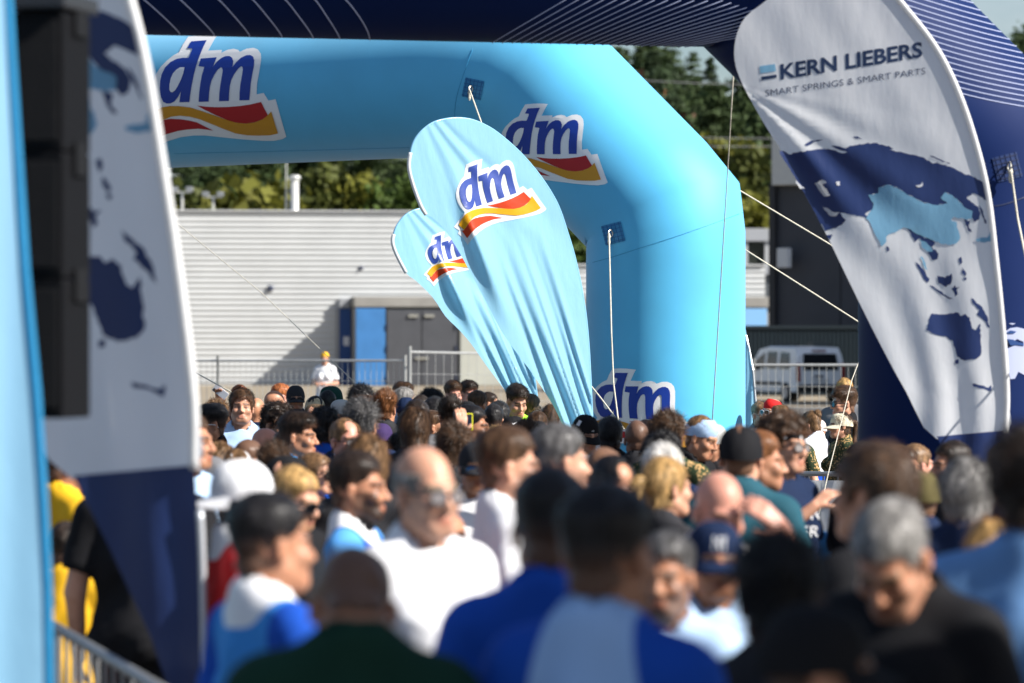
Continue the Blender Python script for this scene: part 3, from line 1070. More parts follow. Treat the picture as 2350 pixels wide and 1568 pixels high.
# wooded hillside
def hill_z(x, y):
    t = min(max((y - 205) / 130, 0), 1)
    return (t * t * (3 - 2 * t)) * (15.5 + 3 * math.sin(x * .021 + 1) + .035 * min(max(x, -60), 80)) + .01 * max(y - 335, 0)
hv, hf = [], []
NX, NY = 40, 18
for j in range(NY + 1):
    for i in range(NX + 1):
        x = -200 + 400 * i / NX; y = 205 + 300 * j / NY
        hv.append((x, y, hill_z(x, y) - (.3 if j == 0 else 0)))
for j in range(NY):
    for i in range(NX):
        a = j * (NX + 1) + i
        hf.append((a, a + 1, a + NX + 2, a + NX + 1))
tag(mesh_obj('hillside', hv, hf, mat('forest_floor', (.060, .075, .030), .9, .1, noise=.4, nscale=.3), smooth=True), kind='structure')

def leaf_mat(name, col, var=.35):
    m = mat('leaf_' + name, col, .65, .2, noise=var, nscale=.55, trans=.25)
    return m
def crown_cards(kind, rng, n):
    """leaf-sized faces spread in clumps through the crown's volume: verts, quads"""
    cl = []
    if kind == 'conifer':
        for k in range(34):
            t = k / 33
            z = 2.0 + 10.5 * t
            r = (1 - t) ** .85 * 2.5 + .15
            a = rng.uniform(0, 6.3)
            for q in range(3):
                cl.append((r * .68 * math.cos(a + q * 2.1), r * .68 * math.sin(a + q * 2.1), z + rng.uniform(-.3, .3) - .25 * r, .35 * r + .2, .20))
    elif kind == 'birch':
        for k in range(46):
            a, z = rng.uniform(0, 6.3), rng.uniform(1.5, 9.5)
            r = 1.9 * math.sin(math.pi * (z - .7) / 9.6) ** .7 * rng.uniform(.35, 1)
            cl.append((r * math.cos(a), r * math.sin(a), z, rng.uniform(.45, .8), .9))
    elif kind == 'bush':
        for k in range(40):
            a, z = rng.uniform(0, 6.3), rng.uniform(.5, 4.6)
            r = 2.1 * math.sin(math.pi * (z + .6) / 6) * rng.uniform(.4, 1)
            cl.append((r * math.cos(a), r * math.sin(a), z, rng.uniform(.5, .8), .8))
    else:
        for k in range(52):
            v = rng.normal(0, 1, 3); v /= np.linalg.norm(v)
            rr = rng.uniform(.55, 1.05)
            cl.append((v[0] * 3.0 * rr, v[1] * 3.0 * rr, 7.0 + v[2] * 3.4 * rr, rng.uniform(.7, 1.15), .8))
    c = np.array(cl)
    pick = rng.randint(0, len(c), n)
    base = c[pick]
    off = rng.normal(0, .55, (n, 3)) * base[:, 3:4]
    off[:, 2] *= base[:, 4]
    p = base[:, :3] + off
    a = rng.normal(0, 1, (n, 3)); a /= np.linalg.norm(a, axis=1)[:, None]
    b = np.cross(a, rng.normal(0, 1, (n, 3))); b /= np.linalg.norm(b, axis=1)[:, None]
    sz = rng.uniform(.10, .24, n)[:, None]
    if kind == 'conifer':
        b = b * .45
    vs = np.concatenate([p - a * sz - b * sz * .6, p + a * sz - b * sz * .6, p + a * sz + b * sz * .6, p - a * sz + b * sz * .6])
    i = np.arange(n)
    return vs, np.stack([i, i + n, i + 2 * n, i + 3 * n], 1)

def trunk_mb(kind, rng):
    m = MB()
    H = {'conifer': 12.3, 'birch': 8.6, 'bush': 3.2, 'oak': 8.4, 'bare': 9.5}[kind]
    r0 = {'conifer': .20, 'birch': .13, 'bush': .09, 'oak': .24, 'bare': .22}[kind]
    pts = [(rng.uniform(-.1, .1) * k * .3, rng.uniform(-.1, .1) * k * .3, H * k / 6 - .2) for k in range(7)]
    m.tube(pts, [r0 * (1 - .82 * k / 6) for k in range(7)], 7)
    if kind in ('oak', 'birch', 'bush', 'bare'):
        for k in range(9 if kind != 'bare' else 5):
            z = H * rng.uniform(.35, .95); a = rng.uniform(0, 6.3)
            L = {'oak': 2.4, 'birch': 1.3, 'bush': 1.2, 'bare': .8}[kind] * rng.uniform(.6, 1)
            m.tube([(0, 0, z - .2), (L * .5 * math.cos(a), L * .5 * math.sin(a), z + L * .35), (L * math.cos(a), L * math.sin(a), z + L * .8)], [r0 * .4, r0 * .25, r0 * .08], 5)
    return m

trng = np.random.RandomState(5)
TREE = {}
for kd, n in (('conifer', 3800), ('birch', 3000), ('oak', 3800), ('bush', 2200)):
    for v in range(2):
        vs, qs = crown_cards(kd, trng, n)
        cm = np_mesh('crown', vs, qs, False)
        tm = trunk_mb(kd, trng)
        tme = bpy.data.meshes.new('trunk'); tme.from_pydata(tm.v, [], tm.f)
        TREE[kd, v] = (cm, tme, vs, qs)
bark = mat('bark_brown', (.10, .065, .04), .9, .1, noise=.3, nscale=3)
bark_red = mat('bark_pine', (.33, .15, .07), .9, .1, noise=.3, nscale=3)
bark_pale = mat('bark_birch', (.45, .42, .38), .8, .2, noise=.4, nscale=4)
LEAF = {'pine': leaf_mat('pine', (.042, .066, .030)), 'fir': leaf_mat('fir', (.060, .090, .034)), 'green': leaf_mat('green', (.075, .115, .025)),
        'yellow': leaf_mat('yellow', (.135, .135, .020)), 'olive': leaf_mat('olive', (.080, .092, .022)), 'rust': leaf_mat('rust', (.10, .050, .028))}
def tree(x, ytop, s, kd, v, leaf, label, group=None, hscale=None, bk=None):
    """a tree whose top shows at survey pixel (x, ytop)"""
    p = P(x, ytop, s)
    z0 = hill_z(p.x, p.y) if p.y > 205 else 0
    H = {'conifer': 12.8, 'birch': 10.2, 'oak': 11.0, 'bush': 5.2}[kd]
    sc = (p.z - z0) / H
    e = empty('tree' if kd != 'bush' else 'bush', (p.x, p.y, z0), v * 2.0 + x * .1)
    ws = hscale or sc
    e.scale = (ws, ws, sc)
    cm, tme, _, _ = TREE[kd, v]
    share('crown', cm, e, LEAF[leaf]); share('trunk', tme, e, bk or (bark_pale if kd == 'birch' else bark))
    return tag(e, label, 'tree' if kd != 'bush' else 'bush', group)

G_SKY = 'conifers on the skyline of the hill'
tree(1415, 96, 33, 'conifer', 0, 'fir', 'dark conifer on the hill skyline nearest the light blue arch', G_SKY)
tree(1497, 112, 32, 'conifer', 1, 'pine', 'broad dark conifer standing tallest on the hill skyline', G_SKY, 1.25)
tree(1560, 150, 32, 'conifer', 0, 'fir', 'low conifer on the skyline between two taller ones', G_SKY, .9)
tree(1630, 128, 33, 'conifer', 1, 'pine', 'pointed dark conifer on the skyline beside the navy arch', G_SKY, .8)
tree(1400, 168, 36, 'oak', 0, 'rust', 'reddish brown leafy tree below the skyline next to the light blue arch')
tree(1660, 300, 41, 'birch', 0, 'yellow', 'tall yellowing birch left of the dark grey building')
tree(1725, 330, 42, 'birch', 1, 'olive', 'olive green birch directly left of the dark grey building')
tree(1610, 330, 40, 'oak', 1, 'green', 'green leafy tree behind the chamfer of the light blue arch')
tree(1690, 410, 45, 'bush', 0, 'yellow', 'yellow bush low on the slope left of the dark grey building')
tree(740, 372, 42, 'birch', 1, 'olive', 'olive birch behind the grey hall, right of the roof flue')
tree(560, 420, 43, 'bush', 1, 'yellow', 'yellow green bush behind the hall roof, right of the lamp mast')
tree(640, 432, 43, 'bush', 0, 'yellow', 'yellow green bush behind the hall roof, left of the flue')
tree(490, 428, 43, 'bush', 0, 'olive', 'olive bush behind the hall roof beside the lamp mast')
tree(815, 385, 42, 'birch', 0, 'yellow', 'yellowish birch rising behind the hall right of the olive one')
tree(905, 400, 42, 'oak', 0, 'green', 'dark green tree behind the hall next to the light blue flags')
# the bare pine trunk
pp = P(1522, 180, 36)
e = empty('pine_tree', (pp.x, pp.y, hill_z(pp.x, pp.y)))
sc_ = (pp.z - hill_z(pp.x, pp.y)) / 9.5
e.scale = (1.1, 1.1, sc_)
tm = trunk_mb('bare', trng); tm.build('trunk', bark_red, e)
vs, qs = crown_cards('bush', trng, 700)
share('crown', np_mesh('crown', vs * np.array((.55, .55, .5)) + np.array((0, 0, 7.6)), qs, False), e, LEAF['pine'])
tag(e, 'pine with a long bare reddish trunk standing on the hillside', 'tree')
# the rest of the wood reads as one mass
for nm, leaf, n, kinds, lab in (('forest', 'fir', 150, ('conifer', 'conifer', 'oak'), 'dark green mixed forest covering the hillside'),
                                ('woodland_edge', 'green', 70, ('oak', 'birch', 'bush'), 'lighter leafy woodland along the foot of the hill'),
                                ('woodland_edge', 'olive', 26, ('birch', 'bush', 'oak'), 'olive toned trees scattered through the woodland edge')):
    av, aq, k0 = [], [], 0
    for k in range(n):
        y = trng.uniform(250, 345) if nm == 'forest' else trng.uniform(204, 246)
        x = trng.uniform(-40, 48) * y / 250
        if nm == 'forest' and x > 8 and y < 262: y += 15
        kd = kinds[trng.randint(3)]
        _, _, vs, qs = TREE[kd, trng.randint(2)]
        a = trng.uniform(0, 6.3); sc_ = trng.uniform(.62, .92) if nm == 'forest' else trng.uniform(.55, .9)
        rot = np.array(((math.cos(a), -math.sin(a), 0), (math.sin(a), math.cos(a), 0), (0, 0, 1)))
        av.append(vs @ rot.T * sc_ * np.array((1.15, 1.15, 1)) + np.array((x, y, hill_z(x, y) - .3)))
        aq.append(qs + k0); k0 += len(vs)
    if nm == 'forest':                       # a closed ridge line of firs above the dark building
        for k in range(64):
            p = P(1330 + 480 * trng.uniform(), trng.uniform(150, 215) + (k % 3) * 45, trng.uniform(32, 36))
            kd = ('conifer', 'oak', 'conifer')[k % 3]
            _, _, vs, qs = TREE[kd, k % 2]
            z0_ = hill_z(p.x, p.y); sc_ = (p.z - z0_) / (12.8 if kd == 'conifer' else 11.0)
            av.append(vs * np.array((max(sc_, .8) * 1.1, max(sc_, .8) * 1.1, sc_)) + np.array((p.x, p.y, z0_)))
            aq.append(qs + k0); k0 += len(vs)
    o = link(bpy.data.objects.new(nm, np_mesh(nm, np.concatenate(av), np.concatenate(aq), False)))
    o.data.materials.append(LEAF[leaf])
    tag(o, lab, 'forest', kind='stuff')
# power lines crossing the hillside
wire = mat('wire_grey', (.25, .25, .25), .5)
for k, (y0, y1, w_) in enumerate(((172, 196, 'uppermost'), (300, 318, 'middle'), (322, 336, 'lowest'))):
    m = MB(); m.tube([P(1300 + 60 * i, y0 + (y1 - y0) * i / 9 + 6 * math.sin(math.pi * i / 9), 44) for i in range(10)], .022, 5)
    tag(m.build('power_line', wire), '%s thin power line crossing in front of the wooded hill' % w_, 'cable', 'power lines before the hill')

# ---- long corrugated hall
HS = 52.0
hall = empty('industrial_hall', (P(800, 884.4, HS).x, FOC / HS, 0), R(6))
tag(hall, 'long light grey corrugated metal hall with a blue and dark grey entrance', 'building')
clad = mat('hall_cladding', (.53, .54, .54), .5, .4, noise=.05, nscale=.6)
concrete = mat('lintel_concrete', (.29, .28, .26), .85, .2, noise=.12, nscale=1.2)
HH = 7.65
def corrugated(name, x0, x1, hgt):
    prof, z = [], 0.0
    while z < hgt - .02:
        prof += [(0.0, z), (0.0, z + .095), (-.042, z + .120), (-.042, z + .215)]
        z += .245
    vs, fs = [], []
    for (yy, zz) in prof:
        vs += [(x0, yy, min(zz, hgt)), (x1, yy, min(zz, hgt))]
    for i in range(len(prof) - 1):
        fs.append((2 * i, 2 * i + 1, 2 * i + 3, 2 * i + 2))
    mesh_obj(name, vs, fs, clad, hall)
XT = 8.2                                     # the tall part of the hall ends here, a lower part goes on
corrugated('wall', -36, XT, HH)
corrugated('wall', XT + .02, 18.6, 5.3)
core = mat('hall_core', (.5, .5, .49), .7)
m = MB(); m.box(((XT - 36) / 2, 9.02, HH / 2), (XT + 36, 18, HH - .02)); m.build('hall_body', core, hall)
m = MB(); m.box(((XT + 18.6) / 2, 9.02, 2.65), (18.56 - XT, 17.9, 5.26)); m.build('hall_body', core, hall)
trim = mat('roof_trim', (.50, .51, .52), .5)
m = MB(); m.box(((XT - 36) / 2, -.03, HH + .03), (XT + 36.1, .22, .07), 0, .02); m.build('roof_edge', trim, hall)
m = MB(); m.box(((XT + 18.6) / 2, -.03, 5.33), (18.6 - XT, .22, .07), 0, .02); m.build('roof_edge', trim, hall)
BY = -2.5                                   # the entrance block stands proud of the wall
m = MB(); m.box((9.35, BY / 2 + .1, 1.70), (18.4, -BY - .25, 3.40)); m.build('entrance_block', mat('block_grey', (.30, .30, .30), .8), hall)
m = MB(); m.box((9.35, BY / 2 - .04, 3.665), (18.5, -BY + .06, .45), 0, .02); m.build('lintel', concrete, hall)
m = MB(); m.box((-.20, -.20, 3.62), (.46, .40, .42), 0, .02); m.box((-.50, -.15, 1.7), (.14, .30, 3.4)); m.build('side_pillar', mat('pillar_grey', (.30, .31, .33), .7), hall)
m = MB(); m.box((-.17, -.14, 1.7), (.50, .26, 3.38)); m.build('side_panel', mat('panel_navy', (.012, .06, .22), .5), hall)
m = MB(); m.box((-.12, -.285, 1.95), (.26, .03, .40)); m.build('notice', mat('notice_white', (.6, .62, .66), .5), hall)
m = MB(); m.box((.80, BY - .02, 1.70), (1.28, .10, 3.36), 0, .015); m.build('wall_panel', mat('panel_blue', (.050, .19, .45), .5, noise=.08, nscale=1.5), hall)
m = MB(); m.box((16.9, BY - .02, 1.70), (2.7, .10, 3.36), 0, .015); m.build('wall_panel', mat('panel_lightblue', (.22, .45, .75), .5), hall)
m = MB(); m.box((17.0, BY - .10, 3.2), (.26, .12, .2)); m.build('wall_fitting', mat('fitting_dark', (.05, .06, .1), .5), hall)
dg = mat('door_grey', (.075, .078, .088), .5, noise=.08, nscale=2)
for x0, x1 in ((1.50, 3.00), (3.04, 4.56)):
    m = MB(); m.box(((x0 + x1) / 2, BY - .02, 1.66), (x1 - x0, .12, 3.28), 0, .02)
    d = m.build('door', dg, hall)
    hx = x1 - .12 if x0 < 2 else x0 + .12
    m = MB(); m.box((hx, BY - .12, 1.20), (.30, .05, .10), 0, .015); m.build('handle', mat('steel_pale', (.5, .48, .42), .35, metal=.6), d)
    m = MB(); m.box(((2.66 if x0 < 2 else 3.36), BY - .12, 3.05), (.42, .08, .12)); m.build('door_closer', mat('steel_pale', (.5, .48, .42), .35, metal=.6), d)
    for hz in (.35, 1.65, 2.6):
        m = MB(); m.box((x0 + .03 if x0 < 2 else x1 - .03, BY - .11, hz), (.06, .06, .26)); m.build('hinge', mat('fitting_dark', (.05, .06, .1), .5), d)
pale = mat('panel_pale', (.44, .45, .40), .6, noise=.06, nscale=1)
for k in range(4):
    m = MB(); m.box((5.98 + k * 2.56, BY - .02, 1.70), (2.52, .10, 3.36), 0, .015); m.build('wall_panel', pale, hall)
m = MB(); m.lathe((-3.45, -.05, 4.28), [(.10, -.12), (.14, -.06), (.14, .06), (.10, .12)], 12); m.build('wall_fitting', mat('fitting_dark', (.05, .06, .1), .5), hall)  # dark bird-like speck, built as a round wall fitting
m = MB(); m.lathe((.55, -.05, 5.17), [(.05, -.09), (.09, -.04), (.09, .06), (.05, .09)], 12); m.build('wall_fitting', mat('fitting_dark', (.05, .06, .1), .5), hall)  # small dark knob on the wall
def flue(x, ytop, s, r, label):
    p = P(x, ytop, s); m = MB(); hgt = p.z - HH
    m.lathe((p.x, p.y, HH + .02), [(r * 1.2, 0), (r, .05), (r, hgt - .22)], 16)
    o = m.build('roof_flue', mat('flue_metal', (.55, .55, .53), .4, metal=.3), None, True)
    m = MB(); m.lathe((p.x, p.y, HH + hgt - .21), [(r * 1.05, 0), (r * 1.45, .04), (r * 1.45, .16), (r * .6, .21)], 16); m.build('rain_cap', mat('flue_metal', (.55, .55, .53), .4, metal=.3), o, True)
    return tag(o, label, 'chimney')
flue(676, 402, 50.5, .19, 'round pale metal flue with a rain cap on the hall roof')
m = MB(); a = P(657, 372, 50.4); m.tube([(a.x, a.y, HH + .02), a], [.05, .03], 8)
tag(m.build('roof_mast', mat('mast_grey', (.45, .45, .42), .5)), 'thin grey mast on the hall roof left of the flue', 'mast')
def roof_lamp(x, y, s, label, one=False):
    p = P(x, y, s)
    o = empty('lamp_post', (p.x, p.y, 0))
    m = MB(); m.tube([(0, 0, 0), (0, 0, p.z)], [.10, .06], 8); m.build('pole', mat('mast_grey', (.45, .45, .42), .5), o)
    m = MB(); m.box((0, 0, p.z), (.9, .08, .08)); m.build('crossbar', mat('mast_grey', (.45, .45, .42), .5), o)
    for q in (-.36, .36):
        m = MB(); m.box((q, -.1, p.z + .14), (.34, .24, .22), 0, .04); m.build('lamp_head', mat('lamp_head_grey', (.20, .21, .22), .4), o)
    tag(o, label, 'lamp post')
roof_lamp(418, 441, 48, 'floodlight mast with two lamp heads behind the hall, beside the map flag')
roof_lamp(489, 452, 47, 'small floodlight mast behind the hall, among the yellow bushes')

# ---- building with glazed upper floor glimpsed beyond the hall
b2 = empty('office_building', (P(1745, 884, 47).x, FOC / 47, 0), R(4))
m = MB(); m.box((1.2, 4, 3.65), (7, 8, 7.3)); m.build('wall', mat('office_core', (.10, .11, .12), .3, .6), b2)
m = MB(); m.box((1.2, -.12, 7.10), (7.2, .5, .62), 0, .03); m.build('parapet', mat('parapet_grey', (.30, .31, .33), .6), b2)
for k in range(6):
    m = MB(); m.box((-1.8 + k * 1.05, -.10, 6.15), (.22, .28, 1.25)); m.build('pillar', mat('pillar_pale', (.36, .37, .38), .6), b2)
    m = MB(); m.box((-1.28 + k * 1.05, -.03, 6.15), (.80, .05, 1.23)); m.build('window', mat('office_glass', (.03, .035, .03), .08, .8), b2)
m = MB(); m.box((1.2, -.10, 5.35), (7.2, .3, .35)); m.build('sill_band', mat('parapet_grey', (.30, .31, .33), .6), b2)
tag(b2, 'grey building with pillars between upper windows behind the hall', 'building')

# ---- dark grey building at the right
DS = 60.0
b3 = empty('warehouse', (P(1782, 902, DS).x, FOC / DS, 0), R(-27))
dark = mat('warehouse_panel', (.050, .055, .068), .55, .3, noise=.08, nscale=.8)
for k in range(6):
    m = MB(); m.box((1.32 + k * 2.62, .1, 4.0), (2.58, .2, 7.95), 0, .02); m.build('wall_panel', dark, b3)
m = MB(); m.box((7.9, 5.3, 4.0), (15.7, 10, 7.9)); m.build('warehouse_body', mat('warehouse_core', (.03, .032, .04), .7), b3)
m = MB(); m.box((8.5, 4.9, 8.95), (17.0, 10.8, 2.05), 0, .04); m.build('fascia', mat('fascia_pale', (.50, .51, .50), .5, noise=.05), b3)
m = MB(); m.box((-.1, -.06, 4), (.26, .34, 7.9), 0, .02); m.build('corner_post', mat('corner_dark', (.022, .024, .03), .5), b3)
m = MB(); m.box((.55, -.55, 5.15), (.55, .25, .75), R(-20), .03); m.build('floodlight', mat('floodlight_pale', (.55, .57, .60), .4), b3)
m = MB(); m.tube([(.5, 0, 5.0), (.5, -.45, 5.0)], .04, 6); m.build('floodlight_arm', mat('corner_dark', (.022, .024, .03), .5), b3)
m = MB(); m.box((0, 0, 0), (10, 7, 7.8), 0, .03)  # hidden block added to throw shade on the van
wg = m.build('added_shade_block', mat('warehouse_core', (.03, .032, .04), .7), b3)
wg.matrix_local = (Matrix.Translation(b3.location) @ Matrix.Rotation(R(-27), 4, 'Z')).inverted() @ Matrix.Translation((20.2, 121.5, 3.9))
tag(b3, 'tall dark grey panelled building with a pale overhanging top', 'building')

# ---- shipping container by the building
c0 = P(1700, 905, 63)
con = empty('shipping_container', (c0.x, c0.y, 0), R(2))
n = 40
cv, cf = [], []
for i in range(n):
    w_ = 6.06 / n
    for q, yy in ((0, 0), (.22, -.05), (.5, -.05), (.72, 0)):
        cv += [((i + q) * w_, yy, .1), ((i + q) * w_, yy, 2.45)]
for i in range(len(cv) // 2 - 1):
    cf.append((2 * i, 2 * i + 2, 2 * i + 3, 2 * i + 1))
mesh_obj('corrugated_side', cv, cf, mat('container_slate', (.012, .022, .030), .5), con)
m = MB(); m.box((3.03, 1.25, 1.28), (6.0, 2.4, 2.4)); m.build('container_body', mat('container_slate', (.012, .022, .030), .5), con)
for x in (.06, 6.0):
    m = MB(); m.box((x, -.03, 1.28), (.14, .18, 2.56)); m.build('corner_post', mat('container_dark', (.010, .018, .024), .5), con)
for z in (.06, 2.5):
    m = MB(); m.box((3.03, -.02, z), (5.8, .16, .12)); m.build('side_rail', mat('container_dark', (.010, .018, .024), .5), con)
tag(con, 'dark slate shipping container behind the white van', 'container')

# ---- white van seen from its rear quarter
def make_van(x, s, beta):
    p = P(x, 900, s)
    e = empty('delivery_van', (p.x, p.y, 0), R(beta))
    wm = mat('van_white', (.80, .82, .84), .3, .5)
    # local: rear at y = 0 looking towards -y, body runs to +y, width along x
    sec = [(.0, .34, .0, .80), (.0, .0, 0, 0)]
    L, W = 4.2, 1.82
    prof = [(0.0, .35), (.0, 1.05), (.10, 1.55), (.24, 1.80), (2.1, 1.84), (2.75, 1.74), (3.25, 1.12), (3.95, .98), (4.18, .78), (4.2, .35)]
    vs, fs = [], []
    cols = [-W / 2, -W / 2 + .06, W / 2 - .06, W / 2]
    for i, xx in enumerate(cols):
        for (yy, zz) in prof:
            sh = .10 * max(zz - .95, 0) / .9
            xq = xx - math.copysign(sh, xx)
            vs.append((xq, yy + (.03 if abs(xx) > W / 2 - .03 else 0), zz - (.035 if abs(xx) > W / 2 - .03 and zz > 1.3 else 0)))
    n = len(prof)
    for i in range(3):
        for k in range(n):
            a = i * n + k; b = i * n + (k + 1) % n
            fs.append((a, b, b + n, a + n))
    fs.append(tuple(range(n))[::-1]); fs.append(tuple(range(3 * n, 4 * n)))
    body = mesh_obj('body', vs, fs, wm, e)
    gl = mat('van_glass', (.012, .014, .018), .08, .8)
    m = MB(); m.prism([(-.66, 1.06), (.66, 1.06), (.60, 1.60), (-.60, 1.60)], (0, -.02, 0), (1, 0, 0), (0, .16, 1), (0, .04, 0)); 
    m.v = [(vx, -.02 + max(vz - 1.05, 0) * .19 + (.04 if i >= 4 else 0), vz) for i, (vx, vy, vz) in enumerate([(a, b, c) for a, b, c in [(p_[0], p_[1], p_[2]) for p_ in m.v]])]
    m.build('rear_window', gl, e)
    for y0, y1, zt0, zt1 in ((.55, 1.25, 1.62, 1.66), (1.42, 2.15, 1.66, 1.66), (2.28, 2.95, 1.64, 1.38)):
        for sx in (-1, 1):
            m = MB()
            def q(yy, zz): return (sx * (W / 2 - .10 * max(zz - .95, 0) / .9 + .008), yy, zz)
            pts = [q(y0, 1.10), q(y1, 1.10), q(y1 - .02, zt1), q(y0 + .04, zt0)]
            inn = [(a - sx * .03, b, c) for a, b, c in pts]
            m.add(pts + inn, [(0, 1, 2, 3), (4, 5, 6, 7), (0, 1, 5, 4), (1, 2, 6, 5), (2, 3, 7, 6), (3, 0, 4, 7)])
            m.build('side_window', gl, e)
    m = MB(); m.add([(-.66, 2.80, 1.69), (.66, 2.80, 1.69), (.76, 3.24, 1.15), (-.76, 3.24, 1.15), (-.66, 2.84, 1.70), (.66, 2.84, 1.70), (.76, 3.28, 1.16), (-.76, 3.28, 1.16)],
                    [(3, 2, 1, 0), (4, 5, 6, 7), (0, 1, 5, 4), (2, 3, 7, 6)]); m.build('windscreen', gl, e)
    for sx in (-1, 1):
        m = MB(); m.box((sx * .83, .02, .98), (.13, .10, .62), 0, .02); m.build('tail_light', mat('tail_red', (.22, .010, .012), .25, .5), e)
        for yy in (.75, 3.40):
            m = MB(); m.v, m.f = [], []
            mm = MB(); mm.lathe((0, 0, 0), [(.20, -.10), (.30, -.10), (.33, -.06), (.33, .06), (.30, .10), (.20, .10)], 20)
            m.add([(sx * .84 + vz, yy + vy, .33 + vx) for vx, vy, vz in mm.v], mm.f)
            w = m.build('wheel', mat('tyre_black', (.014, .014, .015), .8), e)
            mm = MB(); mm.lathe((0, 0, 0), [(.06, -.105), (.20, -.108), (.21, .105), (.06, .108)], 16)
            r_ = MB(); r_.add([(sx * .84 + vz, yy + vy, .33 + vx) for vx, vy, vz in mm.v], mm.f); r_.build('rim', mat('rim_grey', (.4, .4, .42), .4, metal=.5), w)
        m = MB(); m.box((sx * .95, 2.72, 1.16), (.16, .08, .22), 0, .03); m.build('mirror', mat('plastic_black', (.015, .015, .016), .5), e)
    m = MB(); m.box((0, -.05, .46), (1.78, .16, .26), 0, .05); m.build('bumper', mat('plastic_black', (.015, .015, .016), .5), e)
    m = MB(); m.box((0, -.025, .72), (.52, .02, .11)); m.build('licence_plate', mat('plate_white', (.6, .6, .6), .4), e)
    m = MB(); m.box((-.08, -.03, .86), (.36, .04, .05), 0, .01); m.build('tailgate_handle', mat('plastic_black', (.015, .015, .016), .5), e)
    m = MB(); m.box((0, .13, 1.70), (.5, .05, .04)); m.build('brake_light', mat('tail_red', (.22, .010, .012), .25, .5), e)
    for sx in (-1, 1):
        m = MB(); m.box((sx * (W / 2 + .004), 2.05, .62), (.03, 2.0, .10), 0, .01); m.build('side_trim', mat('plastic_black', (.015, .015, .016), .5), e)
        m = MB(); m.tube([(sx * .62, .45, 1.85), (sx * .62, .5, 1.92), (sx * .62, 2.0, 1.94), (sx * .62, 2.1, 1.87)], .02, 6); m.build('roof_rail', mat('plastic_black', (.015, .015, .016), .5), e)
    return tag(e, 'white delivery van parked with its rear towards the fence', 'van')
make_van(1884, 70, 24)

# ---- mesh fence panels
galv = mat('galvanised_steel', (.50, .50, .48), .42, .5, .55, noise=.1, nscale=6)
def mesh_fence(xa, ya, sa, xb, yb, sb, nv, rows, label, postL=True, postR=True, group='mobile mesh fence panels'):
    a, b = P(xa, ya, sa), P(xb, yb, sb)
    d = (b - a); base = Vector((a.x, a.y, 0))
    e = empty('mesh_fence', base)
    ha, hb = a.z, b.z
    hx = Vector((d.x, d.y, 0))
    at = lambda t, z: hx * t + Vector((0, 0, z))
    top = lambda t: ha + (hb - ha) * t
    m = MB(); m.tube([at(0, ha), at(1, hb)], .021, 8); m.build('top_rail', galv, e)
    m = MB(); m.tube([at(0, .12), at(1, .12)], .021, 8); m.build('bottom_rail', galv, e)
    for t, on in ((0, postL), (1, postR)):
        if on:
            m = MB(); m.tube([at(t, 0), at(t, top(t) + .10)], .024, 8); m.build('post', galv, e)
    for i in range(1, nv):
        t = i / nv
        m = MB(); m.tube([at(t, .12), at(t, top(t))], .0042, 4, False); m.build('wire', galv, e)
    for r_ in rows:
        m = MB(); m.tube([at(0, ha - r_), at(1, hb - r_)], .0042, 4, False); m.build('cross_wire', galv, e)
    for t in (0, 1):
        m = MB(); m.box(at(t, .07) - hx.normalized() * (.0 if t else 0), (.6, .24, .14), 0, .03); m.build('foot', mat('fence_foot', (.25, .24, .23), .8), e)
    return tag(e, label, 'fence', group)
mesh_fence(120, 829, 127, 500, 828, 129, 30, (.36, .86, 1.36), 'mesh fence panel mostly hidden behind the left map flag')
mesh_fence(500, 828, 129, 930, 828, 131, 33, (.36, .86, 1.36), 'low mesh fence panel before the hall wall, ending left of the grey doors')
mesh_fence(941, 808, 132, 1395, 818, 122, 25, (.38, .85, 1.35), 'higher mesh fence panel in front of the dark grey doors', True, True)
mesh_fence(1560, 838, 150, 1730, 838, 150, 10, (.33, .66, 1.0), 'mesh fence panel hidden behind the leg of the light blue arch')
mesh_fence(1730, 838, 150, 2080, 838, 150, 21, (.33, .66, 1.0), 'mesh fence panel in front of the white van')
# ------------------------------------------------------------------ inflatable arches
CAMV = Vector((0, 0, CAMZ))
def arch(name, pts, r, material, label, n=56):
    """round tube swept along a planar path with mitred bends; pts are 3D"""
    pts = [Vector(p) for p in pts]
    b = None
    for i in range(1, len(pts) - 1):
        c = (pts[i] - pts[i - 1]).cross(pts[i + 1] - pts[i])
        if c.length > 1e-4:
            b = c.normalized(); break
    # split straight runs so the surface can swell a little between the bends
    st = [(pts[0], (pts[1] - pts[0]).normalized(), None, 0)]
    for i in range(len(pts) - 1):
        p, q = pts[i], pts[i + 1]
        k = max(int((q - p).length / .25), 1)
        for j in range(1, k):
            st.append((p.lerp(q, j / k), (q - p).normalized(), None, 0))
        if i < len(pts) - 2:
            t0 = (q - p).normalized(); t1 = (pts[i + 2] - q).normalized()
            st.append((q, (t0 + t1).normalized(), None, math.acos(max(-1, min(1, t0.dot(t1)))) / 2))
    st.append((pts[-1], (pts[-1] - pts[-2]).normalized(), None, 0))
    vs, fs = [], []
    for (p, t, _, ha) in st:
        nrm = b.cross(t)
        for k in range(n):
            a = 2 * math.pi * k / n
            vs.append(p + nrm * (r * math.cos(a) / math.cos(ha)) + b * (r * math.sin(a)))
    for i in range(len(st) - 1):
        for k in range(n):
            a, c = i * n + k, i * n + (k + 1) % n
            fs.append((a, c, c + n, a + n))
    fs.append(tuple(range(n))); fs.append(tuple(range((len(st) - 1) * n, len(st) * n)))
    o = mesh_obj(name, vs, fs, material, None, True)
    bm = bmesh.new(); bm.from_mesh(o.data); bmesh.ops.recalc_face_normals(bm, faces=list(bm.faces)); bm.to_mesh(o.data)
    bvh = BVHTree.FromBMesh(bm); bm.free()
    tag(o, label, 'inflatable arch')
    return o, bvh

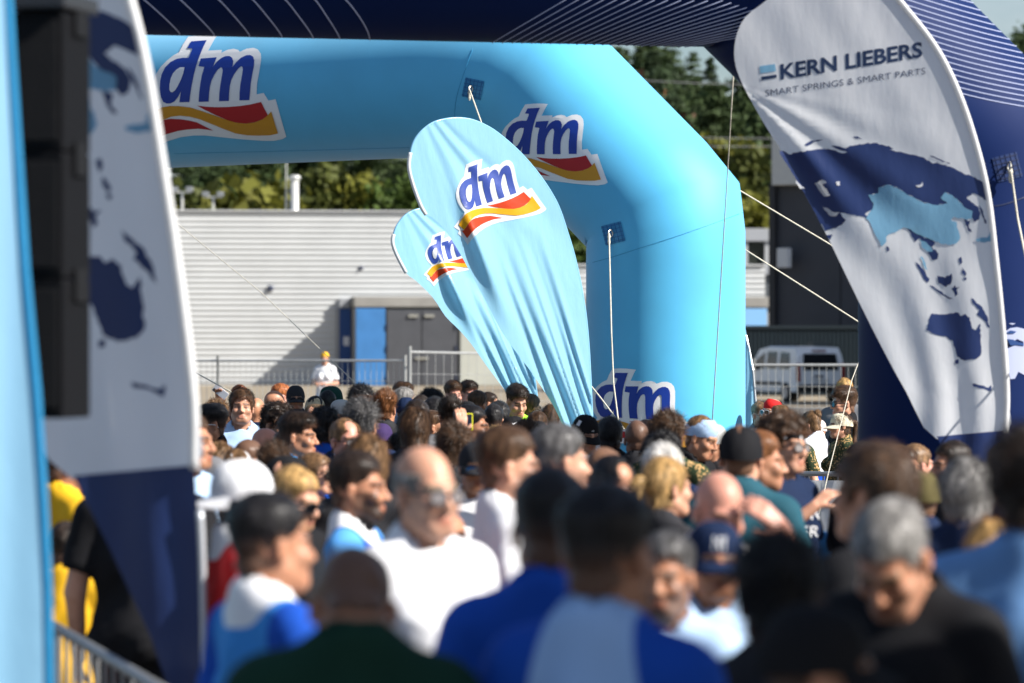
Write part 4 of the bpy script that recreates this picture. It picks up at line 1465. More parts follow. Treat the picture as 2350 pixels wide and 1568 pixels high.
def on_surface(bvh, off):
    """survey pixel -> point lying on the surface there (+ a few mm), or None"""
    def f(x, y):
        d = (P(x, y, 100) - CAMV).normalized()
        h, nn, i, t = bvh.ray_cast(CAMV, d)
        if h is None:
            return None
        if nn.dot(d) > 0: nn = -nn
        return h + nn * off
    return f

def cut2d(pts, fs, step):
    bm = bmesh.new()
    vs = [bm.verts.new((p[0], p[1], 0)) for p in pts]
    for f in fs:
        try: bm.faces.new([vs[i] for i in f])
        except ValueError: pass
    xs = [p[0] for p in pts]; ys = [p[1] for p in pts]
    for lo, hi, nor in ((min(xs), max(xs), (1, 0, 0)), (min(ys), max(ys), (0, 1, 0))):
        k = math.floor(lo / step) + 1
        while k * step < hi:
            bmesh.ops.bisect_plane(bm, geom=list(bm.verts) + list(bm.edges) + list(bm.faces), plane_co=(k * step * nor[0], k * step * nor[1], 0), plane_no=nor, dist=1e-4)
            k += 1
    bm.verts.index_update()
    out = [(q.co.x, q.co.y) for q in bm.verts], [[q.index for q in f.verts] for f in bm.faces]
    bm.free()
    return out

def decal(name, poly, place, material, parent, step=9.0, pre=None):
    """a printed patch: a 2D outline cut on a grid and laid onto a surface"""
    pts, fs = sheet2d(poly, step) if pre is None else cut2d(pre[0], pre[1], step)
    q = [place(x, y) for x, y in pts]
    keep, mp = [], {}
    for i, p in enumerate(q):
        if p is not None:
            mp[i] = len(keep); keep.append(p)
    ff = [tuple(mp[i] for i in f) for f in fs if all(i in mp for i in f)]
    if not ff:
        return None
    return mesh_obj(name, keep, ff, material, parent, True)

def islands(pts, fs):
    """split a flat mesh into its connected pieces"""
    par = list(range(len(pts)))
    def find(i):
        while par[i] != i:
            par[i] = par[par[i]]; i = par[i]
        return i
    for f in fs:
        for i in f[1:]:
            par[find(i)] = find(f[0])
    out = {}
    for f in fs:
        out.setdefault(find(f[0]), []).append(f)
    res = []
    for ff in out.values():
        ids = sorted({i for f in ff for i in f}); mp = {i: k for k, i in enumerate(ids)}
        res.append(([pts[i] for i in ids], [[mp[i] for i in f] for f in ff]))
    return res

def strip(name, line, place, w, material, parent, mb=None):
    """a thin printed line of width w metres along survey pixels"""
    pts = [place(x, y) for x, y in line]
    m = mb or MB()
    run = []
    def flush():
        if len(run) > 1:
            vs, fs = [], []
            for i, p in enumerate(run):
                t = (run[min(i + 1, len(run) - 1)] - run[max(i - 1, 0)]).normalized()
                v = (p - CAMV).normalized()
                sd = t.cross(v).normalized() * w / 2
                vs += [p - sd, p + sd]
            for i in range(len(run) - 1):
                fs.append((2 * i, 2 * i + 1, 2 * i + 3, 2 * i + 2))
            m.add(vs, fs)
        run.clear()
    for p in pts:
        if p is None or (run and (p - run[-1]).length > .6):
            flush()
            if p is None: continue
        run.append(p)
    flush()
    if mb is None and m.v:
        return m.build(name, material, parent)

# ---- the logo, traced once in its own units
LOGO = {
 'outline': [(530,115),(640,100),(770,92),(908,97),(870,155),(790,300),(970,290),(962,328),(1040,290),(1120,275),(1180,290),(1205,315),(1290,275),(1380,263),(1440,285),(1478,340),(1482,420),(1460,560),(1430,720),(1422,868),(1515,850),(1575,948),(1672,932),(1740,1180),(1810,1420),(1760,1450),(1650,1473),(1500,1472),(1250,1455),(1000,1430),(750,1403),(600,1403),(430,1425),(250,1480),(90,1560),(-50,1650),(-90,1490),(-160,1380),(-110,1330),(-190,1230),(-40,1130),(90,1060),(140,1010),(95,900),(75,800),(80,690),(110,600),(170,510),(250,430),(330,365),(408,322),(460,220)],
 'd': [(568,183),(772,167),(728,255),(680,370),(640,480),(605,610),(575,760),(556,880),(545,968),(417,971),(425,900),(438,825),(400,900),(350,960),(300,986),(250,988),(205,965),(175,900),(160,800),(165,700),(185,610),(230,520),(300,450),(380,410),(450,396),(535,396),(560,340),(583,290),(578,272),(518,271)],
 'counter': [(488,521),(430,520),(380,550),(335,600),(305,670),(290,750),(290,810),(305,838),(330,842),(365,815),(400,760),(440,680),(470,600)],
 'm': [(695,405),(905,388),(875,460),(850,525),(900,450),(960,400),(1020,373),(1070,372),(1105,395),(1120,440),(1112,490),(1105,520),(1160,450),(1220,395),(1290,362),(1340,358),(1380,380),(1395,430),(1390,500),(1370,600),(1350,720),(1340,830),(1330,943),(1200,946),(1203,850),(1215,730),(1235,620),(1247,545),(1240,510),(1220,505),(1180,540),(1130,610),(1095,680),(1075,760),(1066,850),(1062,953),(935,957),(938,860),(950,760),(970,640),(983,560),(975,525),(955,518),(915,550),(870,620),(835,690),(815,770),(803,860),(797,962),(668,966),(675,850),(690,730),(710,620),(742,515),(735,512),(665,503)],
 'red': [(648,1013),(760,1028),(900,1035),(1050,1032),(1200,1020),(1350,998),(1484,966),(1530,1060),(1575,1142),(1500,1190),(1400,1228),(1280,1245),(1150,1232),(1040,1200),(900,1140),(760,1075)],
 'yellow': [(-75,1215),(40,1120),(120,1065),(195,1035),(300,1018),(420,1020),(560,1038),(700,1080),(850,1130),(1000,1185),(1150,1232),(1280,1245),(1400,1230),(1500,1192),(1560,1150),(1618,1088),(1660,1230),(1705,1372),(1600,1395),(1450,1400),(1300,1395),(1150,1372),(1000,1315),(860,1260),(700,1195),(550,1155),(420,1143),(310,1155),(215,1195),(110,1260),(-10,1350)],
 'red2': [(-60,1345),(-10,1350),(110,1265),(215,1200),(300,1185),(420,1190),(540,1207),(640,1230),(740,1280),(860,1338),(780,1325),(660,1312),(520,1322),(400,1340),(240,1385),(100,1450),(-10,1520)],
}
def affine(src, dst):
    A = np.array([[x, y, 1] for x, y in src], float)
    sol, *_ = np.linalg.lstsq(A, np.array(dst, float), rcond=None)
    return lambda p: (p[0] * sol[0, 0] + p[1] * sol[1, 0] + sol[2, 0], p[0] * sol[0, 1] + p[1] * sol[1, 1] + sol[2, 1])
PRINT = {'white': mat('print_white', (.82, .82, .83), .5, .4), 'blue': mat('print_blue', (.006, .040, .31), .5, .4), 'red': mat('print_red', (.42, .006, .012), .5, .4), 'yellow': mat('print_yellow', (.60, .27, .012), .5, .4)}
def logo(parent, tf, place_at, prm=PRINT, step=9):
    """white backing, two letters, a yellow wave between two red ones; place_at(off) gives the mapping"""
    back = decal('logo', [tf(p) for p in LOGO['outline']], place_at(.004), prm['white'], parent, step)
    for nm, key, c, off in (('letter', 'd', 'blue', .008), ('letter_counter', 'counter', 'white', .012), ('letter', 'm', 'blue', .008), ('wave', 'red', 'red', .008), ('wave', 'yellow', 'yellow', .010), ('wave', 'red2', 'red', .008)):
        decal(nm, [tf(p) for p in LOGO[key]], place_at(off), prm[c], back, step)
    return back

def inflat(name, col, rough=.38, dirt=.10, spec=.45, sheen=.0):
    return mat(name, col, rough, spec, noise=dirt, nscale=1.3, bump=.06, bscale=5, sheen=sheen)

# ---- light blue arch
sd_ = lambda x: 255.0 * (1 + (x - 1528) * 7e-5)
Rd = 183 / 255.0
PD = lambda x, y: P(x, y, sd_(x))
def z0(v): return Vector((v.x, v.y, 0.0))
bend = [(1060, 181), (1200, 187), (1253, 209), (1485, 449), (1522, 495), (1528, 545)]
left = [(-150, 575), (-145, 525), (-110, 484), (120, 259), (180, 229), (240, 225)]
pth = [z0(PD(-150, 560))] + [PD(*q) for q in left] + [PD(*q) for q in bend] + [z0(PD(1528, 545))]
arch_d, bvh_d = arch('inflatable_arch', pth, Rd, inflat('inflatable_lightblue', (.070, .45, .74), .60, .08, .5, .5), 'light blue inflatable arch with dm logos spanning behind the crowd')
pd_ = lambda off: on_surface(bvh_d, off)
LB = lambda c: ((370 + c[0] / 5.228) / 1.0894, (70 + c[1] / 5.228) / 1.0894)
logo(arch_d, LB, pd_)
C2 = lambda c: ((860 + c[0] / 1.8233) / 1.0894, c[1] / 1.8233 / 1.0894)
logo(arch_d, affine([(1330,945),(668,966),(770,168),(1618,1088),(1705,1372),(1484,966),(695,405)], [C2(q) for q in ((1075,698),(885,700),(880,490),(1150,742),(1145,825),(1125,708),(878,563))]), pd_)
C6 = lambda c: ((1100 + c[0] / 1.828) / 1.0894, (850 + c[1] / 1.828) / 1.0894)
C3 = lambda c: ((1280 + c[0] / 5.595) / 1.0894, (940 + c[1] / 5.595) / 1.0894)
logo(arch_d, affine([(1330,945),(668,966),(1395,430),(772,167),(695,405),(205,965)], [C3((2215,605)), C3((1605,600)), C3((2245,240)), C6((851,143)), C3((1600,160)), C3((1290,560))]), pd_)
seam = mat('seam_thread', (.03, .27, .50), .6)
for ln in ([(1086, 112), (1072, 150), (1058, 190), (1048, 225), (1044, 262), (1046, 300), (1052, 345)], [(1338, 608), (1400, 592), (1480, 566), (1560, 540), (1640, 512), (1704, 488)], [(400, 352), (520, 349), (650, 346), (800, 342), (940, 338)]):
    strip('seam', smooth_open(ln, 4), pd_(.004), .0045, seam, arch_d)
def anchor(x, y, w, tilt, place, parent, matp, matl):
    c, s_ = math.cos(tilt), math.sin(tilt)
    q = lambda u, v: (x + (u * c - v * s_) * w, y + (u * s_ + v * c) * w)
    pa = decal('anchor_patch', [q(-.5, -.5), q(.5, -.5), q(.5, .5), q(-.5, .5)], place(.005), matp, parent, 6)
    mb = MB()
    for k in range(-2, 3):
        strip('x', [q(-.5 + .1 * i, k * .2) for i in range(11)], place(.009), .006, None, None, mb)
        strip('x', [q(k * .2, -.5 + .1 * i) for i in range(11)], place(.009), .006, None, None, mb)
    mb.build('stitching', matl, pa)
    p = place(.012)(x, y)
    nrm = (place(.10)(x, y) - p).normalized()
    ring = MB(); u = nrm.cross(Vector((0, 0, 1))).normalized(); w_ = Vector((0, 0, 1))
    ring.tube([p + nrm * .03 + (w_ * math.cos(a) + nrm * math.sin(a)) * .03 for a in [2 * math.pi * i / 12 for i in range(13)]], .006, 6, False)
    ring.build('ring', mat('ring_steel', (.5, .48, .42), .35, metal=.7), pa)
    return p + nrm * .05
patch_m, patch_l = mat('patch_blue', (.028, .21, .44), .6), mat('patch_thread', (.012, .12, .30), .6)
A1 = anchor(1086, 204, 44, R(12), pd_, arch_d, patch_m, patch_l)
A2 = anchor(1408, 536, 46, R(-14), pd_, arch_d, patch_m, patch_l)

# ---- navy arch, nearer
sn_ = lambda x: 360.0 * (1 - (x - 2220) * 3.3e-5)
PN = lambda x, y: P(x, y, sn_(x))
Rn = 250 / 360.0
bend = [(1600, -148), (1688, -147), (1750, -116), (2165, 298), (2213, 350), (2220, 420)]
left = [(-760, 380), (-755, 310), (-700, 250), (-300, -155), (-235, -196), (-150, -200)]
pth = [z0(PN(-760, 420))] + [PN(*q) for q in left] + [PN(*q) for q in bend] + [z0(PN(2220, 420))]
arch_n, bvh_n = arch('inflatable_arch', pth, Rn, inflat('inflatable_navy', (.002, .014, .080), .6, .06, .14), 'dark navy inflatable arch with fine white lines, nearer than the light blue one')
pn_ = lambda off: on_surface(bvh_n, off)
line_m = mat('print_line', (.45, .50, .72), .5)
def pl(pts, w=.0075):
    strip('printed_line', smooth_open(pts, 10), pn_(.004), w, line_m, arch_n)
C1 = lambda x, y: (x / 1.8233 / 1.0894, y / 1.8233 / 1.0894)
for a, b in (((660, 0), (818, 155)), ((825, 0), (975, 160)), ((1000, 0), (1138, 165)), ((1155, 0), (1285, 168)), ((1303, 0), (1427, 172)), ((1438, 0), (1550, 178))):
    pl([C1(a[0] - 60, a[1] - 45), C1(*a), C1(a[0] + (b[0] - a[0]) * .45, b[1] * .40), C1(a[0] + (b[0] - a[0]) * .82, b[1] * .76), C1(b[0] - 2, b[1] - 8), C1(b[0], b[1] + 3)])
q2 = lambda x, y: C2((x, y))
pl([q2(-60, -50), q2(10, 0), q2(70, 75), q2(105, 135), q2(117, 172), q2(116, 182)])
for i in range(24):        # fan over the right of the beam, flattening towards the bend
    x0 = 665 + i * 46 - i * i * .35
    sl = .585 - .018 * i
    L = 205 / max(sl, .12) if i < 12 else 560
    pl([q2(x0 + L * k / 9, 199 + i * .7 - sl * L * k / 9) for k in range(10)], .0055)
C3b = lambda x, y: ((1700 + x / 1.8233) / 1.0894, y / 1.8233 / 1.0894)
for i in range(24):       # lines crossing the chamfer on the right
    a = (960 + i * 3, -250 + i * 26); b = (1600, -60 + i * 24)
    pl([C3b(a[0] + (b[0] - a[0]) * k / 8, a[1] + (b[1] - a[1]) * k / 8 + (5 + i * .4) * math.sin(math.pi * k / 8)) for k in range(9)], .006)
strip('seam', smooth_open([(2240, 480), (2300, 470), (2345, 455), (2400, 430)], 4), pn_(.004), .008, mat('seam_navy', (.003, .012, .06), .6), arch_n)
A3 = anchor(2311, 384, 58, R(-14), pn_, arch_n, mat('patch_navy', (.007, .026, .11), .5), mat('patch_navy_thread', (.003, .012, .06), .6))
# printed map on the leg, sphere-like continents
C4 = lambda c: ((2000 + c[0] / 3.484) / 1.0894, (700 + c[1] / 3.484) / 1.0894)
pw = mat('print_palelilac', (.40, .44, .62), .5)
for nm, poly in (('printed_map', [(1785,450),(1830,420),(1890,412),(1960,430),(2040,470),(2090,560),(2100,680),(2060,800),(1990,850),(1900,800),(1870,860),(1830,865),(1815,790),(1795,700),(1800,600),(1870,570),(1940,580),(1945,540),(1890,515),(1850,540),(1800,520),(1790,490)]),
                 ('printed_map', [(1815,380),(1850,376),(1876,380),(1850,392)])):
    decal(nm, [C4(p) for p in poly], pn_(.004), pw, arch_n, 10)
for poly in ([(1800,515),(1850,520),(1900,545),(1945,552),(1940,575),(1880,568),(1830,572)], [(1790,462),(1830,440),(1880,450),(1860,468),(1820,470)]):
    decal('printed_sea', [C4(p) for p in poly], pn_(.008), mat('print_sea', (.010, .05, .19), .5), arch_n, 10)

# ------------------------------------------------------------------ flags
def fabric(name, col, rough=.5, trans=.35, bump=.5, bs=9, stretch=(1, 1, 1), sheen=.1, spec=.3):
    return mat(name, col, rough, spec, noise=.03, nscale=4, bump=bump, bscale=bs, trans=trans, sheen=sheen, stretch=stretch)

def flag(name, outline, place, material, label, step=10.0):
    """cloth sheet from a survey outline; place(x, y, off) folds it in space"""
    pts, fs = sheet2d(outline, step)
    o = mesh_obj(name, [place(x, y, 0) for x, y in pts], fs, material, None, True)
    return tag(o, label, 'flag')

# ---- the two map flags share one design
C3c = lambda c: ((1880 + c[0] / 3.647) / 1.0894, (330 + c[1] / 3.647) / 1.0894)
KL = [(1760,0),(1710,40),(1688,90),(1686,140),(1700,185),(1722,228),(1757,290),(1802,360),(1850,450),(1902,550),(1960,670),(2020,790),(2080,900),(2150,1008)]
KR = [(2308,994),(2311,900),(2301,750),(2286,600),(2268,450),(2240,330),(2200,212),(2150,112),(2080,20)]
KT = [(2030,-35),(1960,-75),(1880,-82),(1810,-50)]
KOUT = KL + KR + KT
KLOW = [(2150,1010),(2308,996),(2310,1090),(2306,1200),(2300,1320),(2275,1330),(2240,1210),(2190,1090)]
LAND = {
 'navy': [
  [C3c(p) for p in [(240,165),(300,180),(340,205),(420,185),(520,170),(640,155),(740,165),(820,195),(870,185),(800,165),(722,128),(780,130),(860,150),(900,125),(960,120),(1040,105),(1120,100),(1200,120),(1290,150),(1250,163),(1340,180),(1420,200),(1500,215),(1560,230),(1650,290),(1690,280),(1740,300),(1830,325),(1930,380),(2000,400),(2080,440),(2150,480),(2155,630),(2080,590),(2010,560),(1955,600),(2000,640),(2060,680),(2085,740),(2070,800),(2030,820),(2010,790),(1990,720),(1940,690),(1880,620),(1830,580),(1760,550),(1720,600),(1780,650),(1680,670),(1560,640),(1500,610),(1400,560),(1320,500),(1240,480),(1180,500),(1150,560),(1060,575),(1100,640),(1110,700),(1030,750),(1060,790),(980,765),(870,750),(800,740),(855,800),(820,850),(740,880),(665,905),(600,790),(520,640),(430,480),(340,330),(270,220)]],
  [C3c(p) for p in [(1380,840),(1440,890),(1520,850),(1530,900),(1570,970),(1640,960),(1670,1010),(1640,1050),(1700,1110),(1690,1160),(1640,1165),(1600,1100),(1640,1090),(1580,1020),(1530,970),(1490,1005),(1460,960),(1430,900)]],
  [C3c(p) for p in [(1480,1165),(1560,1250),(1620,1340),(1600,1375),(1560,1330),(1500,1210)]],
  [C3c(p) for p in [(1690,1310),(1760,1330),(1820,1290),(1820,1370),(1770,1415),(1700,1380)]],
  [C3c(p) for p in [(1885,1150),(1910,1140),(1918,1190),(1895,1215)]],
  [C3c(p) for p in [(1915,1235),(1955,1290),(1945,1320),(1912,1280)]],
  [C3c(p) for p in [(1928,1322),(1958,1330),(1950,1355),(1932,1348)]],
  [C3c(p) for p in [(1818,1430),(1850,1395),(1860,1420),(1900,1410),(1866,1440),(1876,1480),(1852,1500),(1840,1460)]],
  [C3c(p) for p in [(1620,1395),(1700,1440),(1780,1500),(1850,1530),(1780,1515),(1690,1455)]],
  [C3c(p) for p in [(1930,800),(1990,810),(1975,850),(2005,915),(1975,905),(1950,850)]],
  [C3c(p) for p in [(1222,1045),(1240,1045),(1252,1085),(1230,1090)]],
  [C3c(p) for p in [(2070,670),(2100,710),(2140,830),(2130,840),(2090,740)]],
  [C3c(p) for p in [(680,940),(735,935),(712,985)]],
  [C3c(p) for p in [(480,120),(530,85),(650,70),(560,95),(500,130)]],
  [C3c(p) for p in [(920,42),(980,52),(1035,68),(960,60)]],
  [C3c(p) for p in [(1620,215),(1700,245),(1810,290),(1720,265),(1640,232)]],
  [C4(p) for p in [(1130,330),(1150,290),(1230,300),(1310,290),(1380,285),(1400,315),(1440,295),(1480,330),(1500,420),(1530,440),(1570,380),(1575,500),(1580,640),(1540,685),(1440,705),(1370,670),(1350,590),(1330,530),(1270,490),(1190,480),(1100,435)]],
  [C4(p) for p in [(1350,700),(1382,690),(1380,730),(1350,733)]],
  [C4(p) for p in [(1490,155),(1530,190),(1590,240),(1640,340),(1650,420),(1600,350),(1540,300),(1560,260),(1500,200)]],
  [C4(p) for p in [(1500,905),(1560,915),(1640,940),(1665,915),(1660,975),(1600,945),(1510,930)]],
 ],
 'white': [
  [C3c(p) for p in [(570,470),(640,435),(680,460),(640,480),(680,520),(715,580),(660,590),(625,550),(600,510)]],
  [C3c(p) for p in [(640,680),(680,690),(740,730),(800,735),(770,765),(710,765)]],
  [C3c(p) for p in [(1490,490),(1540,480),(1555,455),(1560,490),(1520,508)]],
  [C3c(p) for p in [(765,455),(800,450),(800,490),(775,488)]],
  [C3c(p) for p in [(400,440),(440,480),(485,515),(440,520),(415,480)]],
 ],
 'blue': [
  [C3c(p) for p in [(1150,510),(1240,480),(1320,510),(1400,560),(1500,615),(1560,645),(1680,670),(1780,655),(1720,600),(1760,550),(1830,580),(1880,630),(1940,690),(2010,720),(2005,790),(1950,800),(1840,775),(1815,800),(1870,830),(1870,870),(1900,960),(1870,1010),(1810,1030),(1720,1020),(1660,990),(1580,960),(1500,930),(1450,890),(1380,870),(1330,900),(1230,950),(1220,1010),(1185,1045),(1150,980),(1110,900),(1080,830),(1040,790),(1060,760),(1100,700),(1110,650),(1060,580),(1150,560)]],
  [C3c(p) for p in [(2040,980),(2090,965),(2150,960),(2170,900),(2180,1000),(2120,1010),(2050,1000)]],
  [C3c(p) for p in [(1530,985),(1580,1000),(1640,1060),(1650,1090),(1600,1090),(1550,1050)]],
  [C3c(p) for p in [(1540,1130),(1570,1170),(1605,1260),(1580,1250)]],
 ]}
def text2d(body, x0, y0, x1, y1, capx, bold=0.0):
    """lettering outlines fitted between two baseline points (survey pixels), capital height capx"""
    cu = bpy.data.curves.new('lettering', 'FONT'); cu.body = body; cu.resolution_u = 3; cu.offset = bold
    ob = bpy.data.objects.new('lettering', cu); COL.objects.link(ob)
    dg_ = bpy.context.evaluated_depsgraph_get()
    me = ob.evaluated_get(dg_).to_mesh()
    v = np.array([q.co[:2] for q in me.vertices]); fs = [tuple(p.vertices) for p in me.polygons]
    ob.evaluated_get(dg_).to_mesh_clear()
    bpy.data.objects.remove(ob); bpy.data.curves.remove(cu)
    lo, hi = v.min(0), v.max(0)
    u = np.array((x1 - x0, y1 - y0)); up = np.array((-.02, -1.0)) * capx
    t = (v[:, :1] - lo[0]) / (hi[0] - lo[0])
    h = v[:, 1:2] / .73
    q = np.array((x0, y0)) + t * u + h * up
    a = sum(((q[f[1]][0] - q[f[0]][0]) * (q[f[2]][1] - q[f[0]][1]) - (q[f[1]][1] - q[f[0]][1]) * (q[f[2]][0] - q[f[0]][0])) for f in fs)
    return [tuple(p) for p in q], (fs if a < 0 else [f[::-1] for f in fs])

def map_flag(k, s0, ox, oy, label, yaw, seed, shear=0.0):
    """teardrop flag with a world map; k scales the survey outline into place, s0 is its scale there"""
    T = lambda p: (ox + (p[0] - 2253) * k - shear * (1000 - p[1]) * k, oy + (p[1] - 717) * k)
    Y0 = FOC / s0
    def place(x, y, off):
        # folds, in the flag's own units
        v = (y - oy) / k + 717
        u = (x - ox) / k + 2253 + shear * (1000 - v)
        fold = 0.0
        ca = math.atan2(v - 190, u - 1690)                       # creases fanning out from the left shoulder
        rr = math.hypot(v - 190, u - 1690)
        fold += .013 * math.sin(ca * 21 + .8 * math.sin(rr / 90)) * math.exp(-((rr - 260) / 260) ** 2) * max(0, 1 - abs(ca - .85) / .7)
        t = min(max((v - 480) / 420, 0), 1)                      # long hanging folds towards the foot
        edge = 2308 - 40 * (1 - t)
        fold += .014 * t * math.sin((edge - u) * (.046 + .022 * t) + .6) * math.exp(-((u - edge + 120) / 170) ** 2)
        fold += .006 * math.sin(u * .018 + v * .011 + seed) + .002 * math.sin(u * .045 - v * .03)
        fold += .07 * math.sin((v - 60) / 330.0) * max(0, min(1, (2300 - u) / 500))
        d = Y0 - math.tan(R(yaw)) * (x - (ox + 55 * k)) / s0 + fold
        return P(x, y, FOC / (d - off))
    wcloth = fabric('flag_white', (.88, .89, .91), .55, .5, .35, 14, (1, 1, .35))
    o = flag('feather_flag', smooth_closed([T(p) for p in KOUT], 3), place, wcloth, label, 10 * k)
    ncol = fabric('flag_print_navy', (.010, .028, .120), .42, .12, .35, 14, (1, 1, .35), spec=.5)
    bcol = fabric('flag_print_blue', (.20, .42, .60), .5, .30, .35, 14, (1, 1, .35))
    decal('lower_panel', [T((p[0], p[1] - (8 if p[1] < 1020 else 0))) for p in KLOW], lambda x, y: place(x, y, .006), ncol, o, 10 * k)
    rngf = random.Random(seed)
    def rough_edge(poly, amp):
        out = []
        for i, p in enumerate(poly):
            q = poly[(i + 1) % len(poly)]
            L = math.dist(p, q); n = max(int(L / 5), 1)
            for j in range(n):
                out.append((p[0] + (q[0] - p[0]) * j / n + (rngf.uniform(-amp, amp) if j else 0), p[1] + (q[1] - p[1]) * j / n + (rngf.uniform(-amp, amp) if j else 0)))
        return out
    for key, m_, off in (('navy', ncol, .0025), ('blue', bcol, .004), ('white', wcloth, .0055)):
        for poly in LAND[key]:
            decal('map_print', [T(p) for p in rough_edge(poly, 1.6)], lambda x, y: place(x, y, off), m_, o, 11 * k)
    ink = fabric('flag_print_ink', (.012, .030, .085), .5, .1)
    for body, b in (('KERN LIEBERS', (1791, 182, 2117, 130, 35)), ('SMART SPRINGS & SMART PARTS', (1756, 222, 2124, 170, 15.5))):
        a0, a1 = T((b[0], b[1])), T((b[2], b[3]))
        pre = text2d(body, a0[0], a0[1], a1[0], a1[1], b[4] * k, .030 if body[0] == 'K' else -.004)
        for pc in islands(*pre):
            decal('letter', None, lambda x, y: place(x, y, .0025), ink, o, 9 * k, pre=pc)
    for poly, m_ in (([(362,302),(433,292),(438,325),(367,335)], bcol), ([(370,350),(440,340),(441,355),(371,366)], ink)):
        decal('logo_bar', [T(C3b(*p)) for p in poly], lambda x, y: place(x, y, .0025), m_, o, 8 * k)
    # sleeve and pole along the right edge
    edge = [T(p) for p in [(2303,1330),(2310,1190),(2312,1060)] + KR[:1] + KR[1:] + [(2030,-35),(1960,-75),(1880,-84)]]
    ep = smooth_open(edge, 6)
    m = MB(); m.tube([place(x, y, .0) for x, y in ep if (y - oy) / k + 717 < 1000], .017, 8); m.build('pole_sleeve', fabric('sleeve_white', (.80, .80, .80), .5, .3), o, True)
    base = place(*T((2303, 1330)), 0)
    m = MB(); m.tube([Vector((base.x, base.y, .05)), base] + [place(x, y, 0) for x, y in ep[1:14]], .013, 8); m.build('pole', mat('pole_pale', (.55, .57, .60), .35, metal=.4), o, True)
    m = MB(); m.lathe((base.x, base.y, 0), [(.22, 0), (.22, .05), (.05, .09), (.04, .35), (.02, .36)], 20); m.build('foot', mat('plastic_black', (.015, .015, .016), .5), o)
    return o
map_flag(1.0, 400, 2253, 717, 'white teardrop flag with world map and KERN LIEBERS lettering at the right', 5, 1)
map_flag(1.77, 700, 350, 588, 'large blurred white teardrop flag with a navy map and navy foot at the left', 22, 2, .05)

# ---- light blue dm flags
C7 = lambda c: ((960 + c[0] / 1.959) / 1.0894, (280 + c[1] / 1.959) / 1.0894)
CF = lambda c: ((1110 + c[0] / 6.273) / 1.0894, (380 + c[1] / 6.272) / 1.0894)
FRONT = [(122,270),(130,200),(150,140),(190,90),(250,50),(340,32),(430,40),(520,80),(600,140),(680,215),(760,310),(820,400),(860,480),(900,600),(930,700),(960,830),(985,980),(1000,1130),(1010,1300),(1018,1470),(1022,1560),(900,1560),(830,1440),(740,1300),(650,1180),(575,1075),(500,930),(430,800),(370,690),(300,580),(240,520),(205,503),(178,455),(140,350)]
PL = dict(white=fabric('dm_print_white', (.80, .80, .80), .45, .3), blue=fabric('dm_print_blue', (.035, .075, .36), .35, .25, spec=.6), red=fabric('dm_print_red', (.62, .055, .012), .4, .3), yellow=fabric('dm_print_yellow', (.80, .40, .010), .4, .3))
FSRC = [(1330,945),(240,985),(1618,1088),(1705,1372),(1484,966),(772,167),(668,966),(-75,1215),(-10,1520)]
FDST = [(1165,625),(400,925),(1395,685),(1460,900),(1285,615),(495,200),(700,800),(220,1110),(360,1370)]
